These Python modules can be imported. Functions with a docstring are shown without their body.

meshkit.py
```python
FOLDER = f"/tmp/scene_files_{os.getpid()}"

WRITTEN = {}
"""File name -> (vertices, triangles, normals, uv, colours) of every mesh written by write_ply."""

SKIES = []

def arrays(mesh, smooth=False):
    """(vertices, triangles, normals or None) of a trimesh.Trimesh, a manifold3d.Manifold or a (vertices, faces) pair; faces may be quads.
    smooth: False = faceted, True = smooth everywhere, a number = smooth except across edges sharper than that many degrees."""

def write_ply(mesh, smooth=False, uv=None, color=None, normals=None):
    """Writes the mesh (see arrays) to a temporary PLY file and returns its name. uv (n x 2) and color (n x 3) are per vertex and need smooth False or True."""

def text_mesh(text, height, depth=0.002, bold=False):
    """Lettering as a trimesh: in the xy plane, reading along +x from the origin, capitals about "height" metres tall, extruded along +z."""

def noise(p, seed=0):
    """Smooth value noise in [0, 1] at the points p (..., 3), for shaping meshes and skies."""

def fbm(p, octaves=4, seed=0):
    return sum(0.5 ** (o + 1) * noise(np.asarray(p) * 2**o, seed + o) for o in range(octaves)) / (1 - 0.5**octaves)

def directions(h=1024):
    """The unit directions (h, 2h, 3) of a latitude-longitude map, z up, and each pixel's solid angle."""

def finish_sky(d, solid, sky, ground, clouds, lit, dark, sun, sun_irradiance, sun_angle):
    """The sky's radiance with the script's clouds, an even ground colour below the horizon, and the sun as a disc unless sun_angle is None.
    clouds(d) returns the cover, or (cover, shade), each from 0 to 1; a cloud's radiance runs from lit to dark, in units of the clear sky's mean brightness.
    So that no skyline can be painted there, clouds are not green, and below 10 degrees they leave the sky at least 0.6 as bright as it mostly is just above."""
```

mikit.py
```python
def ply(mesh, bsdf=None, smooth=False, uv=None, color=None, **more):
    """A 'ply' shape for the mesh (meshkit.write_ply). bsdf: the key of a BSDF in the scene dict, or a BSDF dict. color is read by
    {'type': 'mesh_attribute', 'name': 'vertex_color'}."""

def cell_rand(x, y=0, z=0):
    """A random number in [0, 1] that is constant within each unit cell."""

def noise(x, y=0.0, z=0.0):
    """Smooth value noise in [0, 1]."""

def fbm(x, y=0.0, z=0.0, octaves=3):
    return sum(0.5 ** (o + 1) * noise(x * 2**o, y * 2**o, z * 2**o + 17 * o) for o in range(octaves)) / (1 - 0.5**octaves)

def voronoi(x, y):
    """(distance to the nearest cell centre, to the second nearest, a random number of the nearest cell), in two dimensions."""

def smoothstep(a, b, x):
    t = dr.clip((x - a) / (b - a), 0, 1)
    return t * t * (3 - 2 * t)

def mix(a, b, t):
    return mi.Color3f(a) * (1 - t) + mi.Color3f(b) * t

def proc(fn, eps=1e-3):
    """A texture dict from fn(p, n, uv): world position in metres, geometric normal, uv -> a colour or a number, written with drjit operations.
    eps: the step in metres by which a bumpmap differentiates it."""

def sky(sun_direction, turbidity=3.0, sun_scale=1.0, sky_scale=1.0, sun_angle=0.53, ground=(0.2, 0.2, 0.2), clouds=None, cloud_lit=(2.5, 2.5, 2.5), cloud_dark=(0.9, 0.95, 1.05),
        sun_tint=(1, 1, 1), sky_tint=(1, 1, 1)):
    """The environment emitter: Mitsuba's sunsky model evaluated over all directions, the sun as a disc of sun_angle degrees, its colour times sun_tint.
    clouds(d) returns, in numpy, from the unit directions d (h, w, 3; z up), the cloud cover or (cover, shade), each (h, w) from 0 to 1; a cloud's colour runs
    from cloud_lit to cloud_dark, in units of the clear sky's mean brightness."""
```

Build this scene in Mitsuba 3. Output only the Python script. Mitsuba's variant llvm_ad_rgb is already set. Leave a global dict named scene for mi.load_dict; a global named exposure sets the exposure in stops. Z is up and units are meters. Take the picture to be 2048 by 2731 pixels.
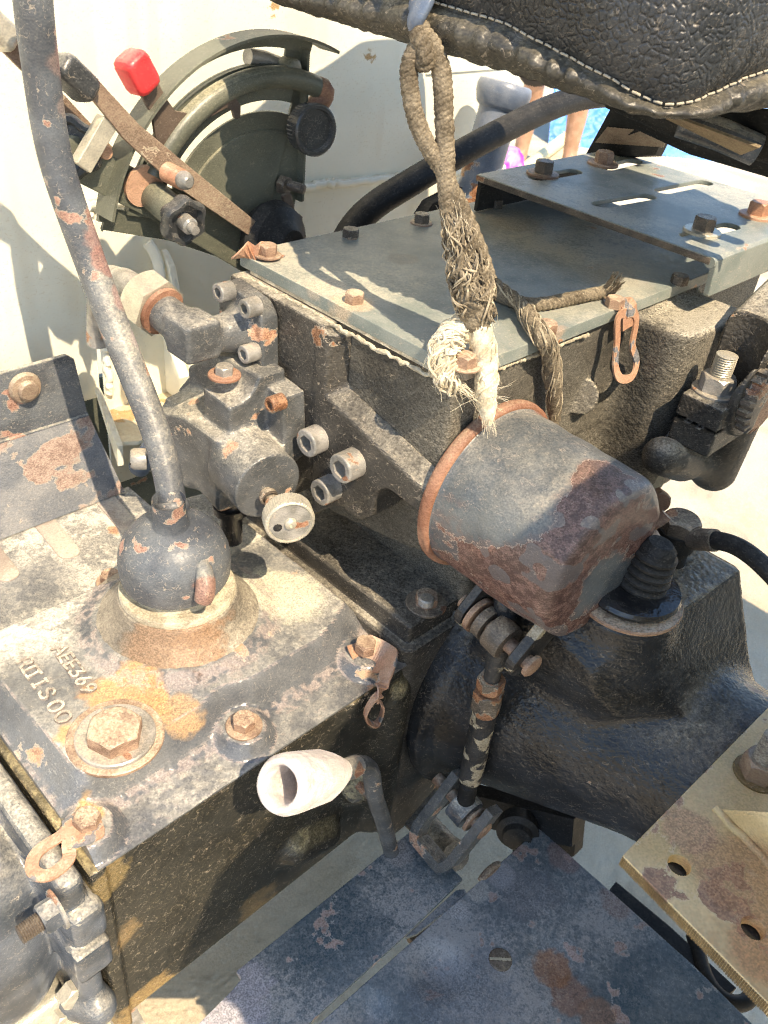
import math, random
import numpy as np, trimesh, shapely
from shapely.geometry import Polygon
import manifold3d as m3
import drjit as dr
import mitsuba as mi
import mikit, meshkit
from mikit import noise, fbm, voronoi, smoothstep, mix, proc

T = mi.ScalarTransform4f
scene, labels = {}, {}

# ---- camera, sky, exposure ------------------------------------------------------------------
CAM = (0.4227, -0.5615, 1.2883)
scene['camera'] = {'type': 'thinlens', 'fov': 48.045, 'fov_axis': 'x', 'aperture_radius': 0.0012, 'focus_distance': 0.88,
                   'near_clip': 0.02, 'far_clip': 200.0,
                   'to_world': T().look_at(origin=CAM, target=(-0.1146, 0.0414, 0.6986), up=(-0.4781, 0.3583, 0.8019))}
scene['sky_light'] = mikit.sky([0.74, -0.20, 1.0], turbidity=3.5, sun_scale=1.0, sky_scale=1.6, ground=(0.30, 0.27, 0.22), sun_tint=(1.0, 0.98, 0.92), sky_tint=(1.03, 1.0, 0.94))
exposure = 2.45

# ---- naming ---------------------------------------------------------------------------------
def numbered(key):
    if key not in scene and key not in things:
        return key
    i = 1
    while f'{key}_{i:03d}' in scene or f'{key}_{i:03d}' in things:
        i += 1
    return f'{key}_{i:03d}'

things = set()

def thing(name, label, cat, group=None, kind=None):
    key = numbered(name)
    things.add(key)
    labels[key] = {'label': label, 'category': cat}
    if group: labels[key]['group'] = group
    if kind: labels[key]['kind'] = kind
    return key

def put(parent, name, mesh, mat, smooth=35, label=None, normals=None, kind=None):
    key = numbered(parent + '__' + name if parent else name)
    if isinstance(mesh, list):
        mesh = join(mesh)
    if normals is not None:
        v, f = mesh
        path = meshkit.write_ply((v, f), False, normals=normals)
        w = meshkit.WRITTEN[path]
        d = {'type': 'ply', 'filename': path, 'face_normals': False, 'bsdf': {'type': 'ref', 'id': mat}}
        scene[key] = d
    else:
        scene[key] = mikit.ply(mesh, mat, smooth=smooth)
    if label or kind:
        labels.setdefault(key, {})
        if label: labels[key]['label'] = label
        if kind: labels[key]['kind'] = kind
    return key

def single(name, mesh, mat, label, cat, smooth=35, group=None, kind=None, normals=None):
    key = put(None, name, mesh, mat, smooth, normals=normals)
    labels[key] = {'label': label}
    if cat: labels[key]['category'] = cat
    if group: labels[key]['group'] = group
    if kind: labels[key]['kind'] = kind
    return key

# ---- geometry helpers -----------------------------------------------------------------------
def A(*a): return np.array(a if len(a) > 1 else a[0], float)
def unit(v): v = A(v); return v / np.linalg.norm(v)

def tri(m):
    if isinstance(m, trimesh.Trimesh): return m
    if hasattr(m, 'to_mesh'):
        q = m.to_mesh()
        return trimesh.Trimesh(np.array(q.vert_properties[:, :3], float), np.array(q.tri_verts), process=False)
    v, f = np.asarray(m[0], float), np.asarray(m[1], int)
    if f.shape[1] == 4: f = np.vstack([f[:, [0, 1, 2]], f[:, [0, 2, 3]]])
    return trimesh.Trimesh(v, f, process=False)

def join(ms): return trimesh.util.concatenate([tri(m) for m in ms])

def frame(axis, roll=0.0, ref=None):
    z = unit(axis)
    r = A(ref) if ref is not None else (A(0, 0, 1) if abs(z[2]) < 0.9 else A(1, 0, 0))
    x = r - z * (r @ z); x = unit(x); y = np.cross(z, x)
    c, s = math.cos(roll), math.sin(roll)
    return np.stack([c * x + s * y, -s * x + c * y, z], 1)

def place(mesh, o, axis=(0, 0, 1), roll=0.0, ref=None):
    m = tri(mesh).copy()
    m.vertices = m.vertices @ frame(axis, roll, ref).T + A(o)
    return m

def lathe(profile, n=48, mod=None):
    """Revolves (radius, height) pairs about z; a radius of 0 closes the end. mod(theta, i) scales ring i."""
    th = np.arange(n) * 2 * math.pi / n
    v, rings, f = [], [], []
    for i, (r, h) in enumerate(profile):
        if r <= 1e-9:
            rings.append([len(v)] * n); v.append((0, 0, h))
        else:
            k = np.ones(n) if mod is None else mod(th, i)
            rings.append(list(range(len(v), len(v) + n)))
            v += [(r * k[j] * math.cos(t), r * k[j] * math.sin(t), h) for j, t in enumerate(th)]
    for a, b in zip(rings[:-1], rings[1:]):
        for j in range(n):
            q = (a[j], a[(j + 1) % n], b[(j + 1) % n], b[j])
            if q[0] != q[1]: f.append((q[0], q[1], q[2]))
            if q[2] != q[3]: f.append((q[0], q[2], q[3]))
    return trimesh.Trimesh(np.array(v, float), np.array(f), process=False)

def resample(pts, n):
    from scipy.interpolate import CubicSpline
    p = A(pts)
    t = np.r_[0, np.cumsum(np.linalg.norm(np.diff(p, axis=0), axis=1))]
    return CubicSpline(t, p)(np.linspace(0, t[-1], n))

def tube(path, r, n=16, caps=True, squash=None, ref=None):
    """A tube along the path; r a number or one per point; squash=(a, b) scales its two cross axes."""
    p = A(path); m = len(p)
    r = np.full(m, r, float) if np.isscalar(r) else np.asarray(r, float)
    t = np.gradient(p, axis=0); t /= np.linalg.norm(t, axis=1, keepdims=True)
    x = A(ref) if ref is not None else (A(0, 0, 1) if abs(t[0][2]) < 0.9 else A(1, 0, 0))
    a, b = squash or (1, 1)
    th = np.arange(n) * 2 * math.pi / n
    v = []
    for i in range(m):
        x = unit(x - t[i] * (x @ t[i])); y = np.cross(t[i], x)
        v.append(p[i] + r[i] * (a * np.cos(th)[:, None] * x + b * np.sin(th)[:, None] * y))
    v = np.vstack(v); f = []
    for i in range(m - 1):
        for j in range(n):
            k = (j + 1) % n
            f += [(i*n+j, i*n+k, (i+1)*n+k), (i*n+j, (i+1)*n+k, (i+1)*n+j)]
    if caps:
        v = np.vstack([v, p[:1], p[-1:]]); c0 = len(v) - 2
        for j in range(n):
            k = (j + 1) % n
            f += [(c0, k, j), (c0 + 1, (m-1)*n+j, (m-1)*n+k)]
    return trimesh.Trimesh(v, np.array(f), process=False)

def rnd(poly, r, q=5):
    """Rounds the corners of a polygon, both ways."""
    p = poly if isinstance(poly, shapely.Geometry) else Polygon(poly)
    p = p.buffer(-r, quad_segs=q).buffer(2 * r, quad_segs=q).buffer(-r, quad_segs=q)
    return p.simplify(r * 0.02)

def circle(c, r, n=28):
    return Polygon([(c[0] + r * math.cos(2*math.pi*i/n), c[1] + r * math.sin(2*math.pi*i/n)) for i in range(n)])

def slot(a, b, r, q=6): return shapely.LineString([a, b]).buffer(r, quad_segs=q)

def _inset(ring, d):
    p = A(ring); e = np.roll(p, -1, 0) - p; e /= np.maximum(np.linalg.norm(e, axis=1, keepdims=True), 1e-12)
    n = np.stack([-e[:, 1], e[:, 0]], 1); m = np.roll(n, 1, 0)
    return p + d * (n + m) / np.maximum(1 + (n * m).sum(1, keepdims=True), 0.35)

def extrude(poly, t, b=0.0015, back=False):
    """Polygon in xy, front face at z=0 with a bevelled rim, body down to z=-t."""
    p = poly if isinstance(poly, shapely.Geometry) else Polygon(poly)
    p = shapely.geometry.polygon.orient(p.simplify(1e-5))
    rings = [A(p.exterior.coords[:-1])] + [A(r.coords[:-1]) for r in p.interiors]
    levels = [(b, 0.0), (b * 0.3, -b * 0.3), (0.0, -b)] if b else [(0, 0)]
    levels += [(0.0, -t + b), (b, -t)] if back and b else [(0.0, -t)]
    n = sum(len(r) for r in rings); v, f = [], []
    for d, h in levels:
        for r in rings:
            q = _inset(r, d) if d else r
            v.append(np.c_[q, np.full(len(q), h)])
    v = np.vstack(v); o = 0
    for r in rings:
        m = len(r)
        for l in range(len(levels) - 1):
            for j in range(m):
                k = (j + 1) % m
                a0, a1, b0, b1 = l*n+o+j, l*n+o+k, (l+1)*n+o+j, (l+1)*n+o+k
                f += [(a0, b0, b1), (a0, b1, a1)]
        o += m
    c = m3.triangulate([r for r in rings])
    f += [tuple(x) for x in c] + [(x[0] + (len(levels)-1)*n, x[2] + (len(levels)-1)*n, x[1] + (len(levels)-1)*n) for x in c]
    return trimesh.Trimesh(v, np.array(f), process=False)

AX = {'x': np.array([[0, 0, 1], [1, 0, 0], [0, 1, 0.]]), 'y': np.array([[1, 0, 0], [0, 0, -1], [0, 1, 0.]]), 'z': np.eye(3),
      '-x': np.array([[0, 0, -1], [-1, 0, 0], [0, 1, 0.]])}
def slab(axis, poly, at, t, b=0.0015, back=False):
    """A plate: 'x' faces +x with polygon (y, z); 'y' faces -y with polygon (x, z); 'z' faces +z with polygon (x, y); '-x' faces -x, polygon (-y, z)."""
    m = extrude(poly, t, b, back)
    m.vertices = m.vertices @ AX[axis].T
    m.vertices[:, {'x': 0, '-x': 0, 'y': 1, 'z': 2}[axis]] += at
    return m

def rect(x0, y0, x1, y1): return Polygon([(x0, y0), (x1, y0), (x1, y1), (x0, y1)])

def rbox(lo, hi, r=0.004, seg=3):
    lo, hi = A(lo), A(hi); r = min(r, 0.49 * (hi - lo).min())
    s = m3.Manifold.sphere(r, 4 * seg)
    return tri(m3.Manifold.batch_hull([s.translate(tuple(np.where(A(i, j, k) > 0, hi - r, lo + r))) for i in (0, 1) for j in (0, 1) for k in (0, 1)]))

_cache = {}
def hexhead(af, h, dome=0.0):
    key = ('hex', af, h)
    if key not in _cache:
        R = af / math.sqrt(3)
        c = m3.CrossSection([[(0, 0), (R * 1.01, 0), (R * 1.01, h * 0.80), (R * 0.84, h), (0, h)]])
        _cache[key] = tri(m3.Manifold.cylinder(h, R, R, 6) ^ m3.Manifold.revolve(c, 48))
    return _cache[key]

def sockethead(r, h):
    key = ('socket', r, h)
    if key not in _cache:
        c = r * 0.12
        body = m3.Manifold.revolve(m3.CrossSection([[(0, 0), (r, 0), (r, h - c), (r - c * 0.4, h - c * 0.35), (r - c, h), (0, h)]]), 40)
        hx = m3.Manifold.cylinder(h, r * 0.62, r * 0.62, 6).translate((0, 0, h * 0.35))
        m = tri(body - hx)
        ring = np.hypot(m.vertices[:, 0], m.vertices[:, 1]) > r * 0.99
        _cache[key] = m
    return _cache[key]

def washer_mesh(ro, ri, t, n=36):
    return lathe([(ri, 0), (ro, 0), (ro, t * 0.75), (ro - t * 0.3, t), (ri, t), (ri, 0)], n)

def thread(r, h, turns):
    n = int(turns * 4)
    prof = [(0, 0)]
    for i in range(n + 1):
        prof.append((r * (0.86 if i % 2 else 1.0), h * i / n))
    prof += [(r * 0.75, h * 1.03), (0, h * 1.03)]
    return lathe(prof, 24)

def bolt(parent, o, axis=(0, 0, 1), af=0.017, h=0.0085, roll=0.0, washer=None, mat='rusty_bolt', wmat='rusty_bolt', name='bolt', label=None):
    o, ax = A(o), unit(axis)
    t = washer[1] if washer else 0.0
    k = put(parent, name, place(hexhead(af, h), o + ax * (t - 0.0003), ax, roll), mat, 25, label)
    if washer:
        put(k, 'washer', place(washer_mesh(washer[0], af * 0.42, t), o, ax), wmat, 30)
    return k

def socket_bolt(parent, o, axis, r, h, mat='steel_dull', roll=0.3, label=None):
    return put(parent, 'socket_bolt', place(sockethead(r, h), A(o), axis, roll), mat, 28, label)

# ---- signed distance castings ---------------------------------------------------------------
def sd_box(p, c, half, r=0.0):
    q = np.abs(p - A(c)) - (A(half) - r)
    return np.linalg.norm(np.maximum(q, 0), axis=-1) + np.minimum(q.max(-1), 0) - r
def sd_boxlh(p, lo, hi, r=0.0): return sd_box(p, (A(lo) + A(hi)) / 2, (A(hi) - A(lo)) / 2, r)
def sd_cyl(p, a, b, r, rr=0.0):
    a, b = A(a), A(b); d = b - a; L = np.linalg.norm(d); d = d / L
    q = p - a; h = q @ d; rad = np.linalg.norm(q - h[..., None] * d, axis=-1)
    w = np.stack([rad - r + rr, np.abs(h - L / 2) - L / 2 + rr], -1)
    return np.linalg.norm(np.maximum(w, 0), axis=-1) + np.minimum(w.max(-1), 0) - rr
def sd_cap(p, a, b, r0, r1=None):
    a, b = A(a), A(b); d = b - a; q = p - a
    t = np.clip((q @ d) / (d @ d), 0, 1)
    return np.linalg.norm(q - t[..., None] * d, axis=-1) - (r0 + ((r1 if r1 is not None else r0) - r0) * t)
def sd_half(p, o, n): return (p - A(o)) @ unit(n)
def sd_poly(p2, poly):
    g = poly if isinstance(poly, shapely.Geometry) else Polygon(poly)
    pts = shapely.points(p2.reshape(-1, 2))
    d = shapely.distance(g.boundary, pts) * np.where(shapely.contains_xy(g, p2.reshape(-1, 2)), -1, 1)
    return d.reshape(p2.shape[:-1])
def smin(a, b, k):
    h = np.clip(0.5 + 0.5 * (b - a) / k, 0, 1)
    return b + (a - b) * h - k * h * (1 - h)
def smax(a, b, k): return -smin(-a, -b, k)

def nfbm(p, s, o=3, seed=0.0):
    q = p * s + seed; out = 0; w = 0.5; tot = 0
    for _ in range(o):
        i = np.floor(q).astype(np.int64); t = q - i; t = t * t * (3 - 2 * t)
        def hsh(a, b, c):
            h = (i[..., 0] + a) * 374761393 + (i[..., 1] + b) * 668265263 + (i[..., 2] + c) * 2147483647
            h = (h ^ (h >> 13)) * 1274126177
            return ((h ^ (h >> 16)) & 0xFFFFFF) / 16777215.0
        l = lambda x, y, w_: x + (y - x) * w_
        z = lambda c: l(l(hsh(0, 0, c), hsh(1, 0, c), t[..., 0]), l(hsh(0, 1, c), hsh(1, 1, c), t[..., 0]), t[..., 1])
        out = out + w * l(z(0), z(1), t[..., 2]); tot += w; w *= 0.5; q = q * 2.03 + 7.1
    return out / tot

def cast(f, lo, hi, h):
    """Surface net of the signed distance f (negative inside) in the box lo..hi with cells of h; returns ((v, faces), normals)."""
    lo, hi = A(lo), A(hi)
    n = np.ceil((hi - lo) / h).astype(int) + 1
    ax = [lo[k] + h * np.arange(n[k]) for k in range(3)]
    g = np.stack(np.meshgrid(*ax, indexing='ij'), -1)
    d = f(g)
    s = d < 0
    cnt = np.zeros(tuple(n - 1), int); acc = np.zeros(tuple(n - 1) + (3,))
    idx = np.stack(np.meshgrid(*[np.arange(k - 1) for k in n], indexing='ij'), -1)
    corners = [(i, j, k) for i in (0, 1) for j in (0, 1) for k in (0, 1)]
    sl = lambda c: tuple(slice(c[k], n[k] - 1 + c[k]) for k in range(3))
    for c in corners:
        for axis in range(3):
            if c[axis]: continue
            e = list(c); e[axis] = 1
            a, b = d[sl(c)], d[sl(e)]
            x = (a < 0) != (b < 0)
            t = np.where(x, a / np.where(x, a - b, 1), 0)
            pos = np.stack([np.full(a.shape, float(c[k])) + (t if k == axis else 0) for k in range(3)], -1)
            acc += np.where(x[..., None], pos, 0); cnt += x
    on = cnt > 0
    vid = np.full(tuple(n - 1), -1); vid[on] = np.arange(on.sum())
    v = lo + h * (idx[on] + acc[on] / cnt[on][:, None])
    faces = []
    for axis in range(3):
        o = [k for k in range(3) if k != axis]
        a = [slice(1, n[k] - 1) for k in range(3)]; a[axis] = slice(0, n[axis] - 1)
        b = [slice(1, n[k] - 1) for k in range(3)]; b[axis] = slice(1, n[axis])
        sa, sb = s[tuple(a)], s[tuple(b)]
        w = np.argwhere(sa != sb)
        if not len(w): continue
        w = w + [0 if k == axis else 1 for k in range(3)]
        inside_first = s[tuple(w.T)]
        def cell(du, dv):
            q = w.copy(); q[:, o[0]] -= du; q[:, o[1]] -= dv
            return vid[tuple(q.T)]
        q = np.stack([cell(1, 1), cell(0, 1), cell(0, 0), cell(1, 0)], 1)
        flip = inside_first if axis != 1 else ~inside_first
        q = np.where(flip[:, None], q, q[:, ::-1])
        faces.append(q)
    q = np.vstack(faces)
    def grad(x):
        e = 0.35 * h
        return np.stack([f(x + e * np.eye(3)[k]) - f(x - e * np.eye(3)[k]) for k in range(3)], -1) / (2 * e)
    for _ in range(2):
        gr = grad(v); step = f(v)[:, None] * gr / np.maximum((gr ** 2).sum(-1, keepdims=True), 1e-3)
        v = v - np.clip(step, -0.6 * h, 0.6 * h)
    nn = grad(v); nn /= np.maximum(np.linalg.norm(nn, axis=1, keepdims=True), 1e-9)
    fc = np.vstack([q[:, [0, 1, 2]], q[:, [0, 2, 3]]])
    return (v, fc), nn

def putcast(parent, name, f, lo, hi, h, mat, label=None):
    m, n = cast(f, lo, hi, h)
    return put(parent, name, m, mat, normals=n, label=label)

# ---- materials ------------------------------------------------------------------------------
def bsdf(key, color, rough=0.5, spec=0.5, metallic=0.0, bump=None, bscale=0.0005, eps=0.0006, **more):
    base = {'type': 'principled', 'base_color': color if isinstance(color, dict) else {'type': 'rgb', 'value': list(color)},
            'roughness': rough, 'specular': spec, **more}
    if metallic: base['metallic'] = metallic
    if bump is not None:
        base = {'type': 'bumpmap', 'arbitrary': proc(bump, eps), 'scale': bscale, 'bsdf': base}
    scene[key] = {'type': 'twosided', 'bsdf': base}

def grainbump(s1, s2, w=0.5, seed=0.0):
    def fn(p, n, uv):
        return noise(p.x * s1 + seed, p.y * s1, p.z * s1) + w * noise(p.x * s2, p.y * s2 + seed, p.z * s2)
    return fn

def worn(paint, paint2, dustc=(0.52, 0.46, 0.33), dust=0.5, side=0.12, rth=None, rust1=(0.16, 0.07, 0.035), rust2=(0.33, 0.17, 0.09),
         rimc=(0.5, 0.42, 0.32), rs=24.0, ds=28.0, fleck=0.25, seed=0.0, grain=0.4, spot=None, lo=0.28, hi=0.72, up0=0.35, up1=0.97, fogw=0.5, rspot=None, edge=None, speck=0.14, streak=0.0):
    """Old paint: two tones, chips down to rust with a pale broken rim, dust lying on what faces up, fine pale scratches, grain.
    spot: list of (centre, radius, colour, strength) for single stains of their own."""
    def fn(p, n, uv):
        x, y, z = p.x + seed, p.y - seed, p.z + 0.7 * seed
        big = fbm(x * ds, y * ds, z * ds, 3)
        mid = fbm(x * 150, y * 150, z * 150, 2)
        fine = noise(x * 800, y * 800, z * 800)
        c = mix(paint, paint2, smoothstep(0.35, 0.65, big))
        up = dr.clip(n.z, 0, 1)
        fog = noise(x * 11, y * 11, z * 11)
        gr = 0.6 * noise(x * 420 + 5, y * 420, z * 420) + 0.4 * fine
        dm = (dust * smoothstep(up0, up1, up) * (0.5 + 1.0 * smoothstep(lo, hi, 0.6 * big + 0.4 * mid)) * (1 - fogw + 2 * fogw * smoothstep(0.25, 0.75, fog)) + side * (0.35 + 1.3 * fog)) * (0.25 + 1.5 * gr)
        c = mix(c, dustc, dr.clip(dm, 0, 0.93))
        sp = smoothstep(0.66, 0.80, 0.55 * noise(x * 330, y * 330 + 9, z * 330) + 0.45 * fine) * smoothstep(0.30, 0.62, fog)
        c = mix(c, dustc, speck * sp)
        if rth is not None:
            r = fbm(x * rs + 31, y * rs, z * rs, 3) + 0.16 * (mid - 0.5) + 0.05 * (fine - 0.5)
            if rspot:
                for (sx, sy, sz), rad, k in rspot:
                    r += k * smoothstep(1.0, 0.2, dr.sqrt(dr.square(p.x - sx) + dr.square(p.y - sy) + dr.square(p.z - sz)) / rad)
                r = 0.5 + 1.55 * (r - 0.5)
            m = smoothstep(rth, rth + 0.012, r)
            rim = smoothstep(rth - 0.022, rth - 0.004, r) * (1 - m)
            if rspot:
                m *= 1 - smoothstep(0.57, 0.585, fbm(x * rs * 2.6 + 11, y * rs * 2.6, z * rs * 2.6, 3))
                c = mix(c, mi.Color3f(rust2) * 0.8, 0.40 * smoothstep(rth - 0.16, rth, r))
            rc = mix(rust1, rust2, smoothstep(0.3, 0.7, 0.6 * mid + 0.4 * fine))
            c = mix(c, rimc, 0.55 * rim)
            c = mix(c, mix(rc, dustc, 0.35 * dust * up), m)
        if spot:
            for s in spot:
                (sx, sy, sz), rad, col, k = s
                d2 = dr.square(p.x - sx) + dr.square(p.y - sy) + dr.square(p.z - sz)
                w = smoothstep(1.15, 0.75, dr.sqrt(d2) / rad + 1.5 * (big - 0.5) + 0.5 * (mid - 0.5))
                c = mix(c, mi.Color3f(col) * (0.7 + 0.6 * fine), w * k)
        if streak:
            s_ = noise(x * 6, y * 70, z * 5) * smoothstep(0.42, 0.66, noise(x * 4, y * 9 + 4, z * 7))
            c = mix(c, dustc, streak * smoothstep(0.40, 0.75, s_))
        if edge:
            c = mix(c, mi.Color3f(edge) * (0.7 + 0.6 * fine), 0.5 * smoothstep(0.70, 0.84, n.z) * smoothstep(0.99, 0.94, n.z) * smoothstep(0.30, 0.55, mid + 0.5 * (big - 0.5)))
        if fleck:
            l = dr.abs(noise(x * 210 + 4 * mid, y * 210, z * 210 + 3 * mid) - 0.5)
            c = mix(c, rimc, fleck * smoothstep(0.035, 0.0, l) * smoothstep(0.45, 0.62, mid))
        return c * (1 - 0.5 * grain + grain * fine)
    return proc(fn)

bsdf('cast_black', worn((0.014, 0.014, 0.015), (0.032, 0.031, 0.03), (0.42, 0.385, 0.31), dust=0.38, side=0.075, rth=0.80, fleck=0.45, grain=0.4, speck=0.12, seed=0.0),
     0.42, 0.35, bump=grainbump(330, 800, 0.5), bscale=0.0008)
bsdf('cast_rough', worn((0.018, 0.018, 0.018), (0.04, 0.039, 0.036), (0.37, 0.34, 0.27), dust=0.85, side=0.24, fleck=0.3, grain=0.9, speck=0.16, up0=0.45, seed=3.0),
     0.5, 0.3, bump=grainbump(240, 620, 0.7, 2.0), bscale=0.0008)
bsdf('cover_paint', worn((0.165, 0.195, 0.182), (0.225, 0.25, 0.23), (0.42, 0.40, 0.32), dust=0.4, side=0.05, rth=0.8, rs=30, fleck=0.4, grain=0.22, fogw=0.8, speck=0.2, seed=5.0, spot=[((-0.1536, 0.0042, 0.9505), 0.022, (0.55, 0.42, 0.28), 0.6), ((-0.0013, 0.1182, 0.9505), 0.02, (0.45, 0.3, 0.2), 0.5), ((0.0080, -0.0135, 0.9505), 0.03, (0.5, 0.36, 0.26), 0.5), ((-0.2124, 0.1321, 0.9505), 0.018, (0.20, 0.18, 0.14), 0.5), ((-0.2486, 0.3664, 0.9505), 0.05, (0.36, 0.31, 0.22), 0.45), ((-0.0465, 0.3095, 0.9505), 0.04, (0.36, 0.32, 0.25), 0.4), ((-0.1975, 0.0032, 0.9505), 0.02, (0.5, 0.42, 0.32), 0.5)]),
     0.42, 0.5, bump=grainbump(120, 420, 0.4), bscale=0.00025)
bsdf('gear_cover', worn((0.06, 0.068, 0.082), (0.11, 0.118, 0.13), (0.60, 0.565, 0.47), dust=0.38, side=0.06, rth=0.72, rust1=(0.26, 0.12, 0.06), rust2=(0.45, 0.27, 0.15), rs=20, ds=22, fleck=0.3, grain=0.25, up0=0.9, up1=0.995, edge=(0.40, 0.33, 0.29), fogw=0.6, speck=0.14, lo=0.4, hi=0.62, seed=7.0,
     spot=[((-0.1203, -0.2993, 0.6120), 0.042, (0.50, 0.29, 0.12), 0.75), ((-0.1157, -0.3558, 0.6120), 0.022, (0.52, 0.31, 0.12), 0.75), ((-0.0464, -0.3814, 0.6000), 0.016, (0.55, 0.34, 0.12), 0.8),
           ((-0.0764, -0.2645, 0.6120), 0.022, (0.5, 0.32, 0.15), 0.6), ((-0.1427, -0.0767, 0.6120), 0.05, (0.66, 0.62, 0.46), 0.7), ((-0.0982, -0.2262, 0.6600), 0.035, (0.24, 0.13, 0.06), 0.75)]),
     0.26, 0.7, bump=grainbump(200, 600, 0.5, 1.0), bscale=0.0004)
bsdf('gear_side', worn((0.007, 0.009, 0.010), (0.016, 0.018, 0.018), (0.45, 0.37, 0.2), dust=0.6, side=0.035, rth=0.83, rust2=(0.42, 0.25, 0.12), fleck=0.5, grain=0.5, speck=0.18, seed=9.0, spot=[((0.0000, -0.3682, 0.2708), 0.055, (0.40, 0.27, 0.11), 0.55), ((0.0000, -0.2229, 0.3072), 0.03, (0.36, 0.24, 0.1), 0.3), ((0.0000, -0.3812, 0.4459), 0.024, (0.40, 0.27, 0.12), 0.4), ((0.0000, -0.3902, 0.5535), 0.02, (0.40, 0.29, 0.12), 0.4)], lo=0.42, hi=0.66),
     0.4, 0.4, bump=grainbump(260, 700, 0.6, 5.0), bscale=0.0010)
bsdf('bell_paint', worn((0.03, 0.04, 0.055), (0.08, 0.095, 0.12), (0.56, 0.52, 0.42), dust=0.55, side=0.03, rth=0.8, fleck=0.25, grain=0.3, seed=2.0),
     0.24, 0.7, bump=grainbump(150, 500, 0.4, 4.0), bscale=0.0004)
bsdf('lever_paint', worn((0.05, 0.06, 0.078), (0.095, 0.11, 0.13), (0.45, 0.42, 0.34), dust=0.45, side=0.08, rth=0.695, rust1=(0.2, 0.11, 0.08), rust2=(0.36, 0.22, 0.17), rs=38, fleck=0.45, grain=0.3, speck=0.2, up0=0.1, seed=11.0, spot=[((-0.1166, -0.2046, 0.7117), 0.016, (0.27, 0.15, 0.11), 0.8), ((-0.3321, -0.1700, 0.9943), 0.014, (0.30, 0.18, 0.15), 0.7), ((-0.3182, -0.1678, 0.9670), 0.014, (0.28, 0.15, 0.12), 0.75), ((-0.3028, -0.1647, 0.9392), 0.013, (0.32, 0.2, 0.17), 0.7), ((-0.2800, -0.1622, 0.9039), 0.012, (0.40, 0.33, 0.30), 0.6), ((-0.3465, -0.1832, 1.1381), 0.014, (0.28, 0.2, 0.17), 0.6), ((-0.3506, -0.1818, 1.1008), 0.013, (0.3, 0.22, 0.18), 0.5)]),
     0.42, 0.45, bump=grainbump(190, 520, 0.4, 3.0), bscale=0.0003)
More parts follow.
